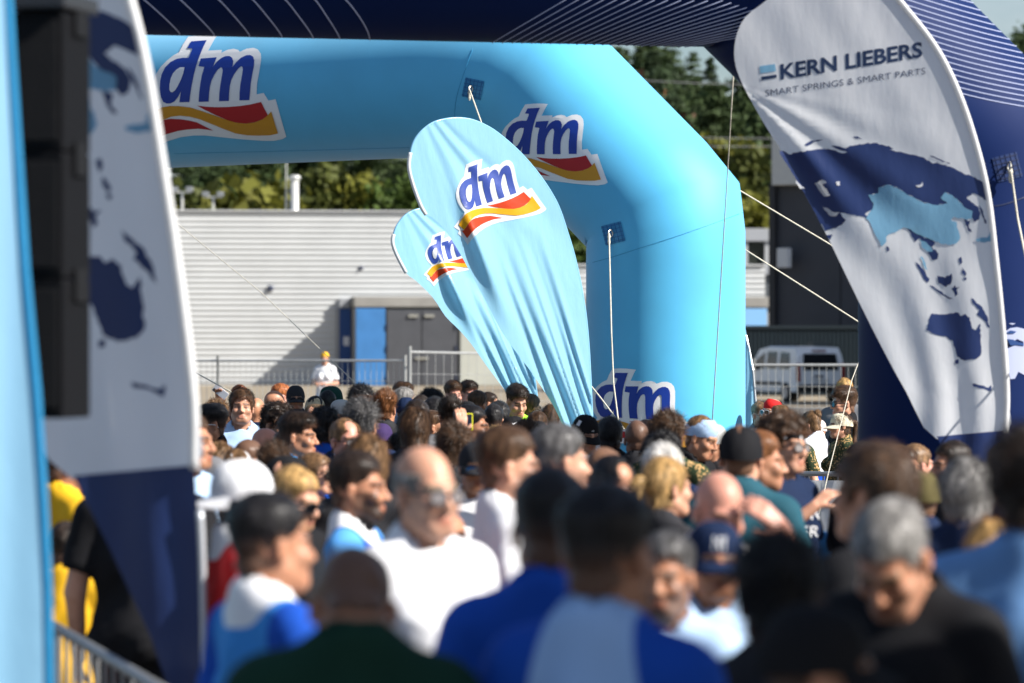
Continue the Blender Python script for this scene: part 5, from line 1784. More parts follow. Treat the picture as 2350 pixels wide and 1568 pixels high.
def dm_flag(outline, tl, s0, lab, yaw, sd, logo_tf, pole_pts):
    """tl maps the outline's own units to survey pixels"""
    Y0 = FOC / s0
    pxl = smooth_closed([tl(p) for p in outline], 3)
    xs = [p[0] for p in pxl]; ys = [p[1] for p in pxl]
    x0, x1, y0_, y1_ = min(xs), max(xs), min(ys), max(ys)
    W, H = x1 - x0, y1_ - y0_
    def place(x, y, off):
        u, v = (x - x0) / W, (y - y0_) / H
        c = .30 + .62 * v                                  # centre line leans right on the way down
        a = u - c
        fold = .10 * math.sin(1.9 * a + .3) * (1 - v) + .05 * math.sin(3.2 * v + sd)
        lo = min(max((v - .35) / .6, 0), 1)
        wob = .05 * math.sin(5.2 * v + sd) + .03 * math.sin(11 * v + 2 * sd)
        for k, (pos, wid, amp) in enumerate(((.14, .018, .050), (.085, .013, -.034), (.19, .011, .034), (.02, .030, -.046), (-.05, .016, .034), (-.10, .013, -.034), (.235, .011, -.028), (-.15, .012, .026), (.05, .008, .018))):
            e_ = (a * (1 + .75 * v) - pos - wob * .3 * math.cos(k)) / (wid * (2.1 - .7 * lo))
            fold += amp * lo * math.exp(-e_ * e_)
        sh = max(0, 1 - v / .55)                             # soft tension creases from the shoulder
        for k, (ang, amp) in enumerate(((.55, .016), (.64, -.012), (.74, .014), (.86, -.013), (.97, .012), (1.1, -.010), (1.25, .008))):
            e_ = (math.atan2(v + .12, u + .02 + 1e-6) - ang - .03 * math.sin(7 * u + k)) / .045
            fold += amp * sh * math.exp(-e_ * e_) * min(1, u * 3)
        fold -= .11 * math.exp(-((a + .19 - .05 * sd) / .05) ** 2) * math.exp(-((v - .42) / .16) ** 2)     # rolled left edge
        d = Y0 - math.tan(R(yaw)) * (x - (x0 + x1) / 2) / s0 + fold
        return P(x, y, FOC / (d - off))
    cl = fabric('flag_lightblue', (.33, .66, .86), .27, .40, .55, 11, (1, 1, .4), spec=.9)
    o = flag('feather_flag', pxl, place, cl, lab, 3.6)
    logo(o, logo_tf, lambda off: (lambda x, y: place(x, y, off)), PL, 5.0)
    ep = smooth_open([tl(p) for p in pole_pts], 5)
    cutp = int(len(ep) * .82)
    m = MB(); m.tube([place(x, y, -.012) for x, y in ep[:cutp + 1]], .011, 8); m.build('pole_sleeve', cl, o, True)
    m = MB(); m.tube([place(x, y, -.010) for x, y in ep[cutp:]], .016, 8); m.build('pole_tip_sleeve', fabric('sleeve_white', (.80, .80, .80), .5, .3), o, True)
    b = place(*ep[0], 0)
    m = MB(); m.tube([Vector((b.x, b.y, .04)), b], .012, 8); m.build('pole', mat('pole_pale', (.55, .57, .60), .35, metal=.4), o)
    m = MB(); m.lathe((b.x, b.y, 0), [(.22, 0), (.22, .05), (.05, .09), (.04, .35), (.02, .36)], 20); m.build('foot', mat('plastic_black', (.015, .015, .016), .5), o)
    return o
aff = affine(FSRC, [CF(q) for q in FDST])
POLE_F = [(1022,1560),(1018,1470),(1010,1300),(1000,1130),(985,980),(960,830),(930,700),(900,600),(860,480),(820,400),(760,310),(680,215),(600,140),(520,80),(430,40),(340,32),(250,50),(190,90),(150,140),(130,200),(122,270),(140,350),(178,455),(205,503)]
dm_flag(FRONT, C7, 274, 'front light blue teardrop flag with dm logo, overlapping the other one', -27, 0.4, aff, POLE_F)
BACK = [(42,640),(48,600),(66,555),(105,508),(160,480),(230,470),(310,490),(380,540),(450,620),(520,730),(590,860),(640,980),(690,1120),(725,1240),(748,1390),(750,1440),(640,1440),(590,1360),(500,1240),(430,1140),(370,1070),(300,1000),(240,910),(160,830),(110,790),(62,700)]
top_f, top_b = np.array((465., 228.)), np.array((285., 585.))
def c7inv(p): return ((p[0] * 1.0894 - 960) * 1.959, (p[1] * 1.0894 - 280) * 1.959)
def aff_back(p):
    q = np.array(c7inv(aff(p)))
    return C7(tuple(top_b + (q - top_f) * np.array((.74, .635))))
dm_flag(BACK, C7, 264, 'rear light blue teardrop flag with dm logo, half hidden by the front one', -27, 1.4, aff_back,
        [(750,1440),(748,1390),(725,1240),(690,1120),(640,980),(590,860),(520,730),(450,620),(380,540),(310,490),(230,470),(160,480),(105,508),(66,555),(48,600),(42,640),(62,700),(108,788)])
# flag glimpsed behind the arch leg
def plain_flag(outline, s0, yaw, amp, nfold, lab, mname, col, rough=.34):
    Y0 = FOC / s0
    xs = [p[0] for p in outline]; x0, x1 = min(xs), max(xs)
    ys = [p[1] for p in outline]; y0_, y1_ = min(ys), max(ys)
    def place(x, y, off):
        u, v = (x - x0) / (x1 - x0), (y - y0_) / (y1_ - y0_)
        return P(x, y, FOC / (Y0 - math.tan(R(yaw)) * (x - (x0 + x1) / 2) / s0 + amp * math.sin(u * nfold + v * 1.5) - off))
    o = flag('feather_flag', outline, place, fabric(mname, col, rough, .3, .4, 9, (1, 1, .4), spec=.6), lab, 6 if s0 < 400 else 16)
    return o, place
o, pl_ = plain_flag(smooth_closed([(1640,640),(1690,680),(1715,775),(1728,850),(1738,930),(1745,990),(1690,1010),(1640,960),(1600,800),(1600,690)], 3), 238, 20, .035, 34, 'light blue flag showing as a sliver behind the arch leg', 'flag_lightblue', (.30, .63, .84))
b = pl_(1740, 990, 0)
m = MB(); m.tube([(b.x, b.y, .03), b, pl_(1728, 850, 0), pl_(1712, 770, 0)], .012, 6); m.build('pole', mat('pole_pale', (.55, .57, .60), .35, metal=.4), o)
m = MB(); m.lathe((b.x, b.y, 0), [(.2, 0), (.2, .05), (.04, .1), (.03, .3)], 16); m.build('foot', mat('plastic_black', (.015, .015, .016), .5), o)
# near flag at the left border
o, pl_ = plain_flag(smooth_closed([(14,-60),(24,120),(38,340),(56,620),(78,900),(98,1150),(108,1350),(112,1600),(112,2050),(20,2050),(-160,1600),(-420,1000),(-560,500),(-560,100),(-420,-200),(-200,-330),(-60,-250)], 4), 830, -30, .02, 16, 'light blue blurred flag running along the left border of the picture', 'flag_lightblue_near', (.25, .50, .70), .5)
b = pl_(110, 2050, 0)
m = MB(); m.tube([(b.x, b.y, .03)] + [pl_(x, y, -.004) for x, y in ((112, 2050), (112, 1600), (108, 1350), (98, 1150), (82, 900), (56, 620), (38, 340), (24, 120), (14, -60), (-70, -250), (-200, -330))], .015, 8); m.build('pole_sleeve', fabric('sleeve_blue', (.02, .25, .50), .5, .2), o, True)
m = MB(); m.lathe((b.x, b.y, 0), [(.22, 0), (.22, .05), (.05, .09), (.04, .35), (.02, .36)], 20); m.build('foot', mat('plastic_black', (.015, .015, .016), .5), o)

# ------------------------------------------------------------------ loudspeaker column hung at the left
def loudspeaker():
    s = 760
    p = P(117, 960, s)
    e = empty('loudspeaker_array', (p.x, p.y, 0), R(-14))
    black = mat('speaker_black', (.005, .005, .006), .6, .10, bump=.4, bscale=120)
    grille = mat('speaker_grille', (.006, .0065, .008), .55, .12, bump=.8, bscale=220)
    zb = p.z
    hs = [.42, .38, .42]
    z = zb
    tilt = [10, 4, 0]
    for k, h in enumerate(hs):
        m = MB(); m.box((0, 0, z + h / 2), (.165, .24, h - .003), 0, .008)
        c = m.build('cabinet', black, e)
        m = MB(); m.box((0, -.124, z + h / 2), (.135, .012, h - .06), 0, .005); m.build('grille', grille, c)
        for sx in (-1, 1):
            m = MB(); m.box((sx * .088, .02, z + h - .02), (.012, .10, .10), 0, .003); m.build('rigging_plate', mat('rigging_black', (.008, .008, .009), .6, .15), c)
        z += h
    m = MB(); m.box((0, 0, z + .03), (.20, .30, .05), 0, .01); m.build('bumper_frame', mat('rigging_steel', (.05, .05, .055), .4, metal=.6), e)
    m = MB(); m.tube([(0, 0, z + .05), (0, 0, 4.6)], .012, 8); m.build('chain', mat('rigging_steel', (.05, .05, .055), .4, metal=.6), e)
    m = MB()
    for dx, dz in ((-.11, -.11), (.11, -.11), (-.11, .11), (.11, .11)):
        m.tube([(.4, dx, 4.72 + dz), (-1.7, dx, 4.72 + dz)], .022, 8)
        m.tube([(-1.6 + dx, dz, 0.0), (-1.6 + dx, dz, 4.6)], .022, 8)
    for k in range(18):
        zz = .15 + .25 * k
        m.tube([(-1.71, -.11, zz), (-1.49, .11, zz + .22)], .009, 6); m.tube([(-1.49, -.11, zz + .22), (-1.71, .11, zz)], .009, 6)
    for k in range(8):
        xx = .35 - .25 * k
        m.tube([(xx, -.11, 4.61), (xx - .22, .11, 4.83)], .009, 6)
    m.build('truss', mat('truss_alu', (.45, .45, .46), .35, metal=.7), e)
    m = MB(); m.box((-1.6, 0, .03), (1.1, 1.1, .06), 0, .01); m.build('base_plate', mat('rigging_steel', (.05, .05, .055), .4, metal=.6), e)
    return tag(e, 'tall black blurred loudspeaker column hanging in front of the left map flag', 'loudspeaker')
loudspeaker()

# ------------------------------------------------------------------ guy ropes
ropem = mat('rope_cream', (.62, .58, .48), .8, .2, noise=.15, nscale=40)
def rope(pts, label, r=.0075, sag=0.0):
    v = [Vector(p) for p in pts]
    out = []
    for i in range(len(v) - 1):
        for k in range(8):
            t = k / 8
            q = v[i].lerp(v[i + 1], t); q.z -= sag * math.sin(math.pi * t)
            out.append(q)
    out.append(v[-1])
    m = MB(); m.tube(out, r, 6)
    return tag(m.build('guy_rope', ropem, None, True), label, 'rope', 'guy ropes of the arches')
def knot(p, parent):
    m = MB(); m.lathe(p + Vector((0, 0, -.05)), [(.006, -.05), (.014, -.03), (.010, 0), (.016, .02), (.007, .05)], 8); m.build('knot', ropem, parent)
ropeA = rope([A1, P(1104, 280, 256), P(1200, 800, 258), P(1230, 1000, 259)], 'rope from the patch on the arch beam down behind the front flag'); knot(A1, ropeA)
ropeB = rope([A2, P(1403, 760, 262.5), P(1408, 880, 263.5), P(1420, 975, 264.5)], 'pale rope hanging straight down from the patch on the arch leg'); knot(A2, ropeB)
rope([P(1683, 176, 345), P(1632, 1010, 320)], 'thin taut line dropping from the navy arch past the light blue leg', .0038)
rope([P(1655, 412, 247), P(1920, 570, 240), P(2190, 730, 233)], 'upper of the two pale ropes slanting down to the map flag', .0065)
rope([P(1700, 567, 247), P(1980, 745, 240), P(2190, 880, 234)], 'lower of the two pale ropes slanting down to the navy leg', .0065)
ropeC = rope([A3, P(2335, 500, 372), P(2380, 720, 395), P(2450, 1150, 430)], 'rope from the patch on the navy arch leg at the right border'); knot(A3, ropeC)
rope([P(300, 395, 240), P(405, 512, 248), P(600, 672, 258), P(840, 903, 272), P(880, 945, 275)], 'thin rope slanting across the hall wall towards the crowd', .0032)
rope([P(380, 808, 262), P(435, 848, 266), P(530, 900, 272), P(600, 940, 276)], 'short rope running down behind the left map flag', .0055)
rope([P(1350, 878, 262), P(1382, 918, 263), P(1432, 985, 265)], 'short rope joining the straight one in front of the lower logo', .0065)
rope([P(1990, 780, 300), P(1955, 872, 310), P(1900, 1090, 330), P(1880, 1180, 338)], 'thin string slanting down beside the cream cap and the navy leg', .003)

# ------------------------------------------------------------------ crowd barriers
def barrier(a, b, label, nb, banner=False, dark=False):
    a, b = Vector(a), Vector(b)
    e = empty('crowd_barrier', (a.x, a.y, 0))
    hx = Vector((b.x - a.x, b.y - a.y, 0))
    mm = mat('barrier_steel', (.30, .31, .32), .4, .5, .6, noise=.12, nscale=9)
    at = lambda t, z: hx * t + Vector((0, 0, z))
    m = MB(); m.tube([at(0, .12), at(0, 1.04), at(.02, 1.1), at(.98, 1.1), at(1, 1.04), at(1, .12)], .020, 8); m.build('frame', mm, e, True)
    m = MB(); m.tube([at(0, .20), at(1, .20)], .016, 8); m.build('lower_rail', mm, e)
    for i in range(1, nb):
        m = MB(); m.tube([at(i / nb, .20), at(i / nb, 1.09)], .0085, 6, False); m.build('bar', mm, e)
    for t in (.12, .88):
        n_ = Vector((-hx.y, hx.x, 0)).normalized()
        m = MB(); m.tube([at(t, .02) - n_ * .32, at(t, .06) - n_ * .1, at(t, .2), at(t, .06) + n_ * .1, at(t, .02) + n_ * .32], .016, 8); m.build('foot', mm, e, True)
    if banner:
        n_ = Vector((-hx.y, hx.x, 0)).normalized()
        if n_.y > 0: n_ = -n_
        vs, fs = [], []
        for i in range(31):
            for j, z in enumerate((1.05, .8, .5, .22)):
                vs.append(at(.01 + .98 * i / 30, z) + n_ * (.035 + .012 * math.sin(i * 1.7 + j)))
        for i in range(30):
            for j in range(3):
                q = i * 4 + j
                fs.append((q, q + 1, q + 5, q + 4))
        mesh_obj('banner', vs, fs, mat('banner_white', (.70, .72, .74), .6, trans=.2), e, True)
    return tag(e, label, 'barrier')
def gp(x, y, s): p = P(x, y, s); return (p.x, p.y, 0)
barrier(gp(-60, 0, 520), gp(118, 0, 602), 'steel crowd barrier partly behind the blue flag at the left border', 13)
barrier(gp(120, 0, 604), gp(420, 0, 765), 'steel crowd barrier receding at the lower left below the map flag', 15)
barrier(gp(1790, 0, 288), gp(2260, 0, 292), 'crowd barrier with a white banner in front of the volunteers', 14, True)
# ------------------------------------------------------------------ the crowd
# x, y of the crown of the head (survey pixels), scale there, heading (0 = to the camera, 90 = to the right), label, looks
PEOPLE = [
 # --- far rows
 (745, 806, 112, -8, 'person in yellow headscarf and white shirt standing alone at the far mesh fence', dict(sex='f', hair=('under','dark'), band=(('buff','yellow'),), shirt=('tee','white'), arms=('fold','fold'), shorts='paleblue')),
 (438, 890, 252, 20, 'dark haired woman filming with a raised white phone beside the left map flag', dict(sex='f', hair=('long','dark'), skin='tan', arms=('down','lift'), shirt=('tee','charcoal'))),
 (554, 882, 236, 45, 'man with short ginger hair half hidden behind the tall shaded man', dict(hair=('thin','red'), skin='pink', shirt=('tee','navy'))),
 (541, 893, 314, 4, 'tall man in pale blue shirt facing the camera, his face in shade', dict(hair=('bowl','brown'), pitch=-8, shirt=('tee','paleblue'))),
 (493, 909, 268, 150, 'bald tanned man seen between the raised phone and the shaded man', dict(hair=None, skin='tan', shirt=('tee','royal'))),
 (503, 922, 292, 170, 'person with light brown hair low between sunglasses man and shaded man', dict(hair=('messy','light'), shirt=('tee','white'))),
 (492, 930, 335, -72, 'man in profile facing left with white framed sunglasses and painted cheek', dict(hair=('quiff','black'), skin='tan', glasses='white', shirt=('tee','black'))),
 (600, 909, 292, 165, 'bald man seen from behind right of the tall shaded man', dict(hair=None, skin='tan', shirt=('tee','navy'))),
 (582, 912, 272, 165, 'person in a black cap with round badge behind the bald man', dict(hair=('under','dark'), cap='black', shirt=('tee','charcoal'))),
 (629, 893, 262, 112, 'shiny bald man with sunglasses temple facing right near the fence', dict(hair=None, skin='tan', glasses='shades', shirt=('tee','black'))),
 (639, 879, 236, 105, 'man with reddish blond short hair standing behind the shiny bald head', dict(hair=('short','red'), skin='pink', shirt=('tee','grey'))),
 (684, 877, 246, 8, 'man in dark cap and black sunglasses facing the camera near the fence', dict(hair=('under','dark'), cap='charcoal', glasses='shades', skin='tan', beard=.5, shirt=('tee','navy'))),
 (749, 878, 246, -75, 'man in a dark green cap with its brim to the left', dict(hair=('under','dark'), cap='darkgreen', skin='tan', shirt=('tee','green'))),
 (757, 895, 258, 175, 'dark haired person just below the dark green cap', dict(hair=('short','black'), shirt=('tee','charcoal'))),
 (712, 903, 266, 172, 'person wearing a beige cap backwards over dark hair', dict(hair=('short','black'), cap='beige', capyaw=180, shirt=('tee','purple'), skin='olive')),
 (774, 908, 268, -110, 'person in a crumpled pale grey cap and white shirt', dict(hair=('under','brown'), cap='palegrey', shirt=('tee','white'))),
 (740, 918, 284, 150, 'person in a brown cap in front of the pale grey cap', dict(hair=('under','brown'), cap='brown', capyaw=-60, shirt=('tee','charcoal'))),
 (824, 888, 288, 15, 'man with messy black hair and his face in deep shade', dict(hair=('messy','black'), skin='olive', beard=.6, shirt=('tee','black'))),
 (629, 926, 330, 48, 'man with wavy dark hair and glasses looking down to the right', dict(hair=('curly','dark'), glasses='glasses', beard=.5, pitch=16, shirt=('tee','navy'))),
 (602, 978, 352, 85, 'pale bald man with glasses and a blue mark on his scalp', dict(hair=None, skin='pink', glasses='glasses', shirt=('tee','white'))),
 (646, 984, 362, 30, 'dark haired woman peering out left of the undercut man', dict(sex='f', hair=('ponytail','dark'), skin='tan', shirt=('tee','navy'))),
 (686, 928, 346, 178, 'person in a plain black cap behind the undercut man', dict(hair=('under','black'), cap='black', shirt=('tee','black'))),
 (694, 949, 405, 76, 'man with brown undercut hair smiling in profile to the right', dict(hair=('quiff','dark'), skin='tan', beard=.35, shirt=('tee','sky'))),
 (752, 941, 352, 178, 'person with tight curly black hair seen from behind', dict(hair=('curly','black'), skin='olive', shirt=('tee','royal'))),
 (788, 958, 408, 35, 'man with high lit forehead, thin light hair and glasses', dict(hair=('thin','light'), skin='pink', glasses='glasses', shirt=('tee','navy'))),
 (583, 1003, 428, 130, 'brown scalp with shaved hair above the white cap', dict(hair=('buzz','dark'), skin='tan', shirt=('tee','charcoal'))),
 (530, 1016, 440, 170, 'blond person in a small white cap behind the large white cap', dict(sex='f', hair=('ponytail','light'), cap='white', shirt=('tee','white'))),
 (505, 1010, 430, 160, 'person with light brown hair beside the small white cap', dict(sex='f', hair=('bob','light'), shirt=('tee','grey'))),
 (619, 1022, 456, 175, 'person with brown hair right behind the large white cap', dict(hair=('messy','brown'), shirt=('tee','black'))),
 (678, 1029, 500, 140, 'person in a black cap above the blond man with glasses', dict(hair=('under','black'), cap='black', capyaw=-40, shirt=('tee','black'))),
 (741, 1034, 440, 60, 'light haired woman with dark glasses right of the black cap', dict(sex='f', hair=('ponytail','light'), glasses='shades', shirt=('tee','royal'))),
 (478, 1032, 470, 60, 'person in a grey cap at the edge of the left map flag', dict(hair=('under','brown'), cap='grey', skin='pink', shirt=('tee','navy'))),
 (450, 940, 505, 70, 'brown haired head half covered by the edge of the map flag', dict(hair=('short','brown'), skin='tan', shirt=('tee','paleblue'))),
 (839, 922, 388, 165, 'man with thick wavy grey hair seen from behind', dict(hair=('messy','darkgrey'), skin='tan', shirt=('tee','navy'))),
 (858, 899, 245, 90, 'white haired man showing between the grey hair and auburn head', dict(hair=('short','white'), skin='pink', shirt=('tee','grey'))),
 (849, 897, 238, 170, 'person in a black cap behind the white haired man', dict(hair=('under','black'), cap='black', shirt=('tee','black'))),
 (890, 898, 304, 168, 'man with short auburn hair and sunlit neck seen from behind', dict(hair=('spiky','auburn'), skin='tan', shirt=('tee','charcoal'))),
 (928, 879, 224, 60, 'brown haired man at the back in front of the fence post', dict(hair=('quiff','brown'), skin='tan', shirt=('tee','navy'))),
 (925, 890, 238, 120, 'grey blond head behind the navy cap', dict(hair=('bowl','grey'), shirt=('tee','paleblue'))),
 (937, 903, 272, 165, 'person in a navy blue cap right of the auburn head', dict(hair=('under','dark'), cap='navy', shirt=('tee','navy'))),
 (953, 919, 304, 170, 'dark brown hair directly below the navy cap', dict(hair=('bowl','dark'), shirt=('tee','charcoal'))),
 (966, 905, 262, 150, 'dark brown head right of the navy cap', dict(hair=('short','dark'), skin='olive', shirt=('tee','grey'))),
 (990, 896, 252, 100, 'person with tousled black hair in the back rows', dict(hair=('messy','black'), skin='tan', shirt=('tee','black'))),
 (1000, 912, 285, 160, 'person in a dark blue hooded top right of the tousled hair', dict(hair=('bowl','black'), shirt=('long','navy'))),
 (962, 932, 402, 172, 'person with long brown hair holding up a yellow phone', dict(hair=('bob','brown'), arms=('lift','down'), shirt=('tee','charcoal'))),
 (1000, 942, 300, 100, 'short brown haired man just left of the yellow phone hand', dict(hair=('fade','brown'), skin='tan', shirt=('tee','black'))),
 (930, 960, 315, 20, 'small dark haired face between grey hair and long brown hair', dict(sex='f', hair=('ponytail','black'), skin='tan', shirt=('tee','navy'))),
 (924, 990, 350, 165, 'black haired woman with bare shoulder below the navy cap', dict(sex='f', hair=('bun','black'), skin='tan', shirt=('tank','black'))),
 (877, 962, 330, 165, 'person in a dark purple cap right of the wavy grey hair', dict(hair=('under','black'), cap='purple', shirt=('tee','purple'))),
 (1036, 914, 312, -165, 'man with spiky dark brown hair seen from behind in the middle', dict(hair=('spiky','dark'), skin='tan', shirt=('tee','grey'))),
 (1051, 876, 232, 20, 'young man with brown fringe facing the camera at the back', dict(hair=('quiff','brown'), skin='pink', shirt=('tee','black'))),
 (1074, 875, 225, 25, 'dark haired man behind the young man with the fringe', dict(hair=('quiff','dark'), skin='pink', shirt=('tee','white'))),
 (1068, 912, 282, 170, 'person in a black cap right of the spiky brown hair', dict(hair=('under','black'), cap='black', shirt=('tee','black'))),
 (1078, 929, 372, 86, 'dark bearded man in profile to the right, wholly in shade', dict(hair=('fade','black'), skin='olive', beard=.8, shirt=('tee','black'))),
 (1092, 896, 254, 150, 'man with brown fade haircut facing away to the right', dict(hair=('fade','brown'), skin='tan', shirt=('tee','navy'))),
 (1127, 899, 224, 90, 'small dark head left of the man in neon yellow', dict(hair=('short','dark'), skin='tan', shirt=('tee','black'))),
 (1133, 926, 304, 172, 'round black haired head below the small dark head', dict(hair=('short','black'), skin='olive', shirt=('tee','navy'))),
 (1152, 922, 290, 175, 'black haired head touching the neon yellow shirt', dict(hair=('bowl','black'), shirt=('tee','black'))),
 (1179, 881, 272, 22, 'dark haired man in a neon yellow green shirt looking down', dict(hair=('quiff','dark'), skin='fair', pitch=16, beard=.2, shirt=('tee','neon'))),
 (1224, 904, 272, 125, 'brown haired man beside the neon shirt facing away to the right', dict(hair=('fade','brown'), skin='tan', shirt=('tee','charcoal'))),
 (1241, 939, 288, 150, 'woman with a brown ponytail and neon top', dict(sex='f', hair=('ponytail','brown'), shirt=('tee','neon'))),
 (1262, 926, 258, 165, 'brown haired head at the foot of the front dm flag', dict(hair=('long','brown'), sex='f', shirt=('tee','black'))),
 (1176, 945, 316, -60, 'person in a black cap with small white tick logo', dict(hair=('under','black'), cap='black', capyaw=20, shirt=('tee','black'))),
 (1158, 966, 350, 120, 'person in a dark grey cap below the tick logo cap', dict(hair=('under','black'), cap='charcoal', capyaw=30, shirt=('tee','black'))),
 (1238, 957, 322, 172, 'person in a round black cap below the ponytail woman', dict(hair=('under','black'), cap='black', shirt=('tee','black'))),
 (1211, 967, 345, 165, 'spiky brown crown of hair beside the round black cap', dict(hair=('spiky','brown'), shirt=('tee','navy'))),
 (1119, 971, 336, -40, 'blond woman with glasses looking down left of the shaded profile', dict(sex='f', hair=('ponytail','blond'), glasses='glasses', pitch=16, shirt=('tee','paleblue'))),
 (1054, 977, 432, 160, 'brown crown of hair above the mirrored sunglasses', dict(hair=('messy','brown'), skin='tan', shirt=('tee','charcoal'))),
 # --- middle, in front of the arch leg
 (1356, 938, 352, 28, 'man in black cap with white square patch looking down', dict(hair=('under','dark'), cap='black', pitch=16, shirt=('tee','white'))),
 (1414, 958, 345, 178, 'plain black haired head in front of the lower dm logo', dict(hair=('bowl','black'), skin='olive', shirt=('tee','black'))),
 (1468, 961, 368, 178, 'man with closely shaved dark head in front of the dm logo', dict(hair=('buzz','black'), skin='brown', shirt=('tee','charcoal'))),
 (1497, 959, 348, 120, 'tanned man with dark headphones right of the shaved head', dict(hair=('buzz','dark'), skin='tan', shirt=('tee','black'))),
 (1541, 949, 402, 165, 'man with thick brown hair standing before the arch leg', dict(hair=('messy','brown'), skin='tan', shirt=('tee','camo'))),
 (1517, 995, 440, -35, 'person with curly black hair and glasses, head bowed', dict(hair=('curly','black'), skin='tan', glasses='shades', pitch=16, shirt=('tee','navy'))),
 (1598, 948, 384, 62, 'man with a pale blue head scarf and sunlit neck', dict(hair=('short','light'), skin='tan', band=(('buff','paleblue'),), pitch=16, shirt=('tee','black'))),
 (1645, 961, 384, -70, 'person in a pale grey cap with brim pointing left', dict(hair=('under','dark'), skin='tan', cap='palegrey', shirt=('tee','charcoal'))),
 (1692, 958, 560, 172, 'man in a black cap and dark teal shirt seen from behind', dict(hair=('buzz','brown'), skin='fair', cap='black', shirt=('tee','teal'))),
 (1748, 988, 530, 92, 'man with faded hair and green collar in profile', dict(hair=('fade','auburn'), skin='tan', beard=.4, band=(('gaiter','darkgreen'),), shirt=('tee','navy'))),
 (1802, 955, 492, 48, 'curly haired man with dotted headband and printed navy shirt', dict(hair=('curly','brown'), glasses='glasses', band=(('headband','black'),), arms=('point','down'), shirt=('tee','navy'), text=True)),
 (1840, 1110, 480, 160, 'person in a bright blue shirt behind the printed navy shirt', dict(hair=('short','brown'), shirt=('tee','sky'), hmin=1.42)),
 # --- behind the right barrier
 (1827, 951, 280, 150, 'blond woman with a hair bun in leaf camouflage shirt', dict(sex='f', hair=('bun','blond'), shirt=('tee','camo'))),
 (1803, 926, 262, 140, 'woman with light brown pinned up hair in the back', dict(sex='f', hair=('bun','light'), shirt=('tee','white'))),
 (1757, 911, 262, -50, 'person with red headscarf and white sunglasses near the van', dict(sex='f', hair=('under','brown'), glasses='white', band=(('buff','red'),), shirt=('tee','white'))),
 (1745, 920, 258, 30, 'person with glasses directly behind the blue flag sliver', dict(hair=('short','light'), glasses='glasses', shirt=('tee','grey'))),
 (1850, 938, 270, -120, 'blond woman in a white and blue shirt bending left', dict(sex='f', hair=('bun','light'), shirt=('tee','whiteblue'), pitch=16)),
 (1887, 954, 266, -35, 'woman in a pink white cap and dark sunglasses', dict(sex='f', hair=('under','dark'), skin='tan', cap='pink', glasses='shades', shirt=('tank','paleblue'), hmin=1.5)),
 (1925, 938, 278, -75, 'woman in a cream cap and leaf camouflage shirt', dict(sex='f', hair=('ponytail','brown'), cap='cream', shirt=('tee','camo'))),
 (1945, 889, 268, -78, 'man with black glasses and black shirt leaning left by the navy leg', dict(hair=('quiff','brown'), glasses='shades', arms=('fold','down'), shirt=('tee','black'))),
 (1948, 866, 240, -10, 'blond head just above the man with black glasses', dict(hair=('short','blond'), skin='pink', shirt=('tee','grey'))),
 (1975, 996, 490, -60, 'person in a dark cap with gold print and sunglasses', dict(hair=('under','dark'), cap='black', glasses='shades', skin='tan', shirt=('tee','black'))),
 (2082, 1019, 445, 40, 'brown haired man with a sunlit forehead below the map flag', dict(hair=('short','brown'), skin='tan', shirt=('tee','navy'))),
 (2112, 1017, 415, 120, 'fair head just behind the sunlit forehead', dict(hair=('thin','light'), skin='pink', shirt=('tee','grey'))),
 (2176, 1009, 462, -70, 'dark haired man facing left under the map flag foot', dict(hair=('short','dark'), skin='tan', beard=.3, shirt=('tee','black'))),
 (2335, 1012, 480, 60, 'fair short haired head at the right border', dict(hair=('short','light'), skin='pink', shirt=('tee','white'))),
 (2290, 1036, 500, 170, 'person in a pale cap near the right border', dict(hair=('under','brown'), cap='cream', shirt=('tee','navy'))),
 # --- nearer rows, going out of focus
 (550, 1032, 690, 100, 'man in a large white cap worn backwards and a red shirt', dict(hair=('under','black'), skin='tan', cap='white', capyaw=178, shirt=('tee','redwhite'))),
 (707, 1060, 585, 58, 'blond man with dark glasses looking down to the right', dict(hair=('short','blond'), skin='fair', glasses='shades', pitch=16, shirt=('tee','black'))),
 (842, 1034, 625, 80, 'dark bearded man with black neck tube and blue white shirt', dict(hair=('fade','dark'), skin='tan', beard=.95, band=(('gaiter','black'),), shirt=('tee','jersey'))),
 (830, 994, 530, 172, 'person with streaky blond brown hair behind the bearded man', dict(hair=('bob','light'), shirt=('tee','charcoal'))),
 (972, 1012, 790, 36, 'smiling balding man with glasses and white shirt', dict(hair=('balding','grey'), skin='fair', glasses='glasses', beard=.2, shirt=('tee','white'))),
 (1073, 998, 485, 6, 'man in black cap and mirrored blue sunglasses touching his cap', dict(hair=('under','black'), skin='tan', cap='charcoal', glasses='mirror', arms=('down','brow'), shirt=('tank','white'))),
 (1040, 1165, 640, 170, 'bald tanned head low beside the smiling man', dict(hair=None, skin='tan', shirt=('tee','white'), hmin=1.55)),
 (1172, 978, 650, 100, 'tall man with brown hair in profile, in the middle', dict(hair=('fade','brown'), skin='fair', shirt=('tee','white'))),
 (1292, 973, 605, 118, 'man with cropped grey hair and red sunlit ear', dict(hair=('fade','darkgrey'), skin='fair', shirt=('tee','navy'))),
 (1237, 980, 480, 170, 'dark brown hair between the two tall heads', dict(hair=('short','dark'), shirt=('tee','charcoal'))),
 (1425, 1038, 570, 40, 'man with receding black hair looking down', dict(hair=('thin','black'), skin='tan', pitch=16, shirt=('tee','navy'))),
 (1375, 1020, 520, 150, 'brown scalp behind the receding black hair', dict(hair=('buzz','brown'), skin='tan', shirt=('tee','teal'))),
 (1525, 1040, 575, 120, 'woman with blond hair tied back in the middle', dict(sex='f', hair=('ponytail','blond'), shirt=('tee','charcoal'))),
 (1530, 1020, 535, 170, 'white haired head behind the blond woman', dict(hair=('bowl','white'), shirt=('tee','paleblue'))),
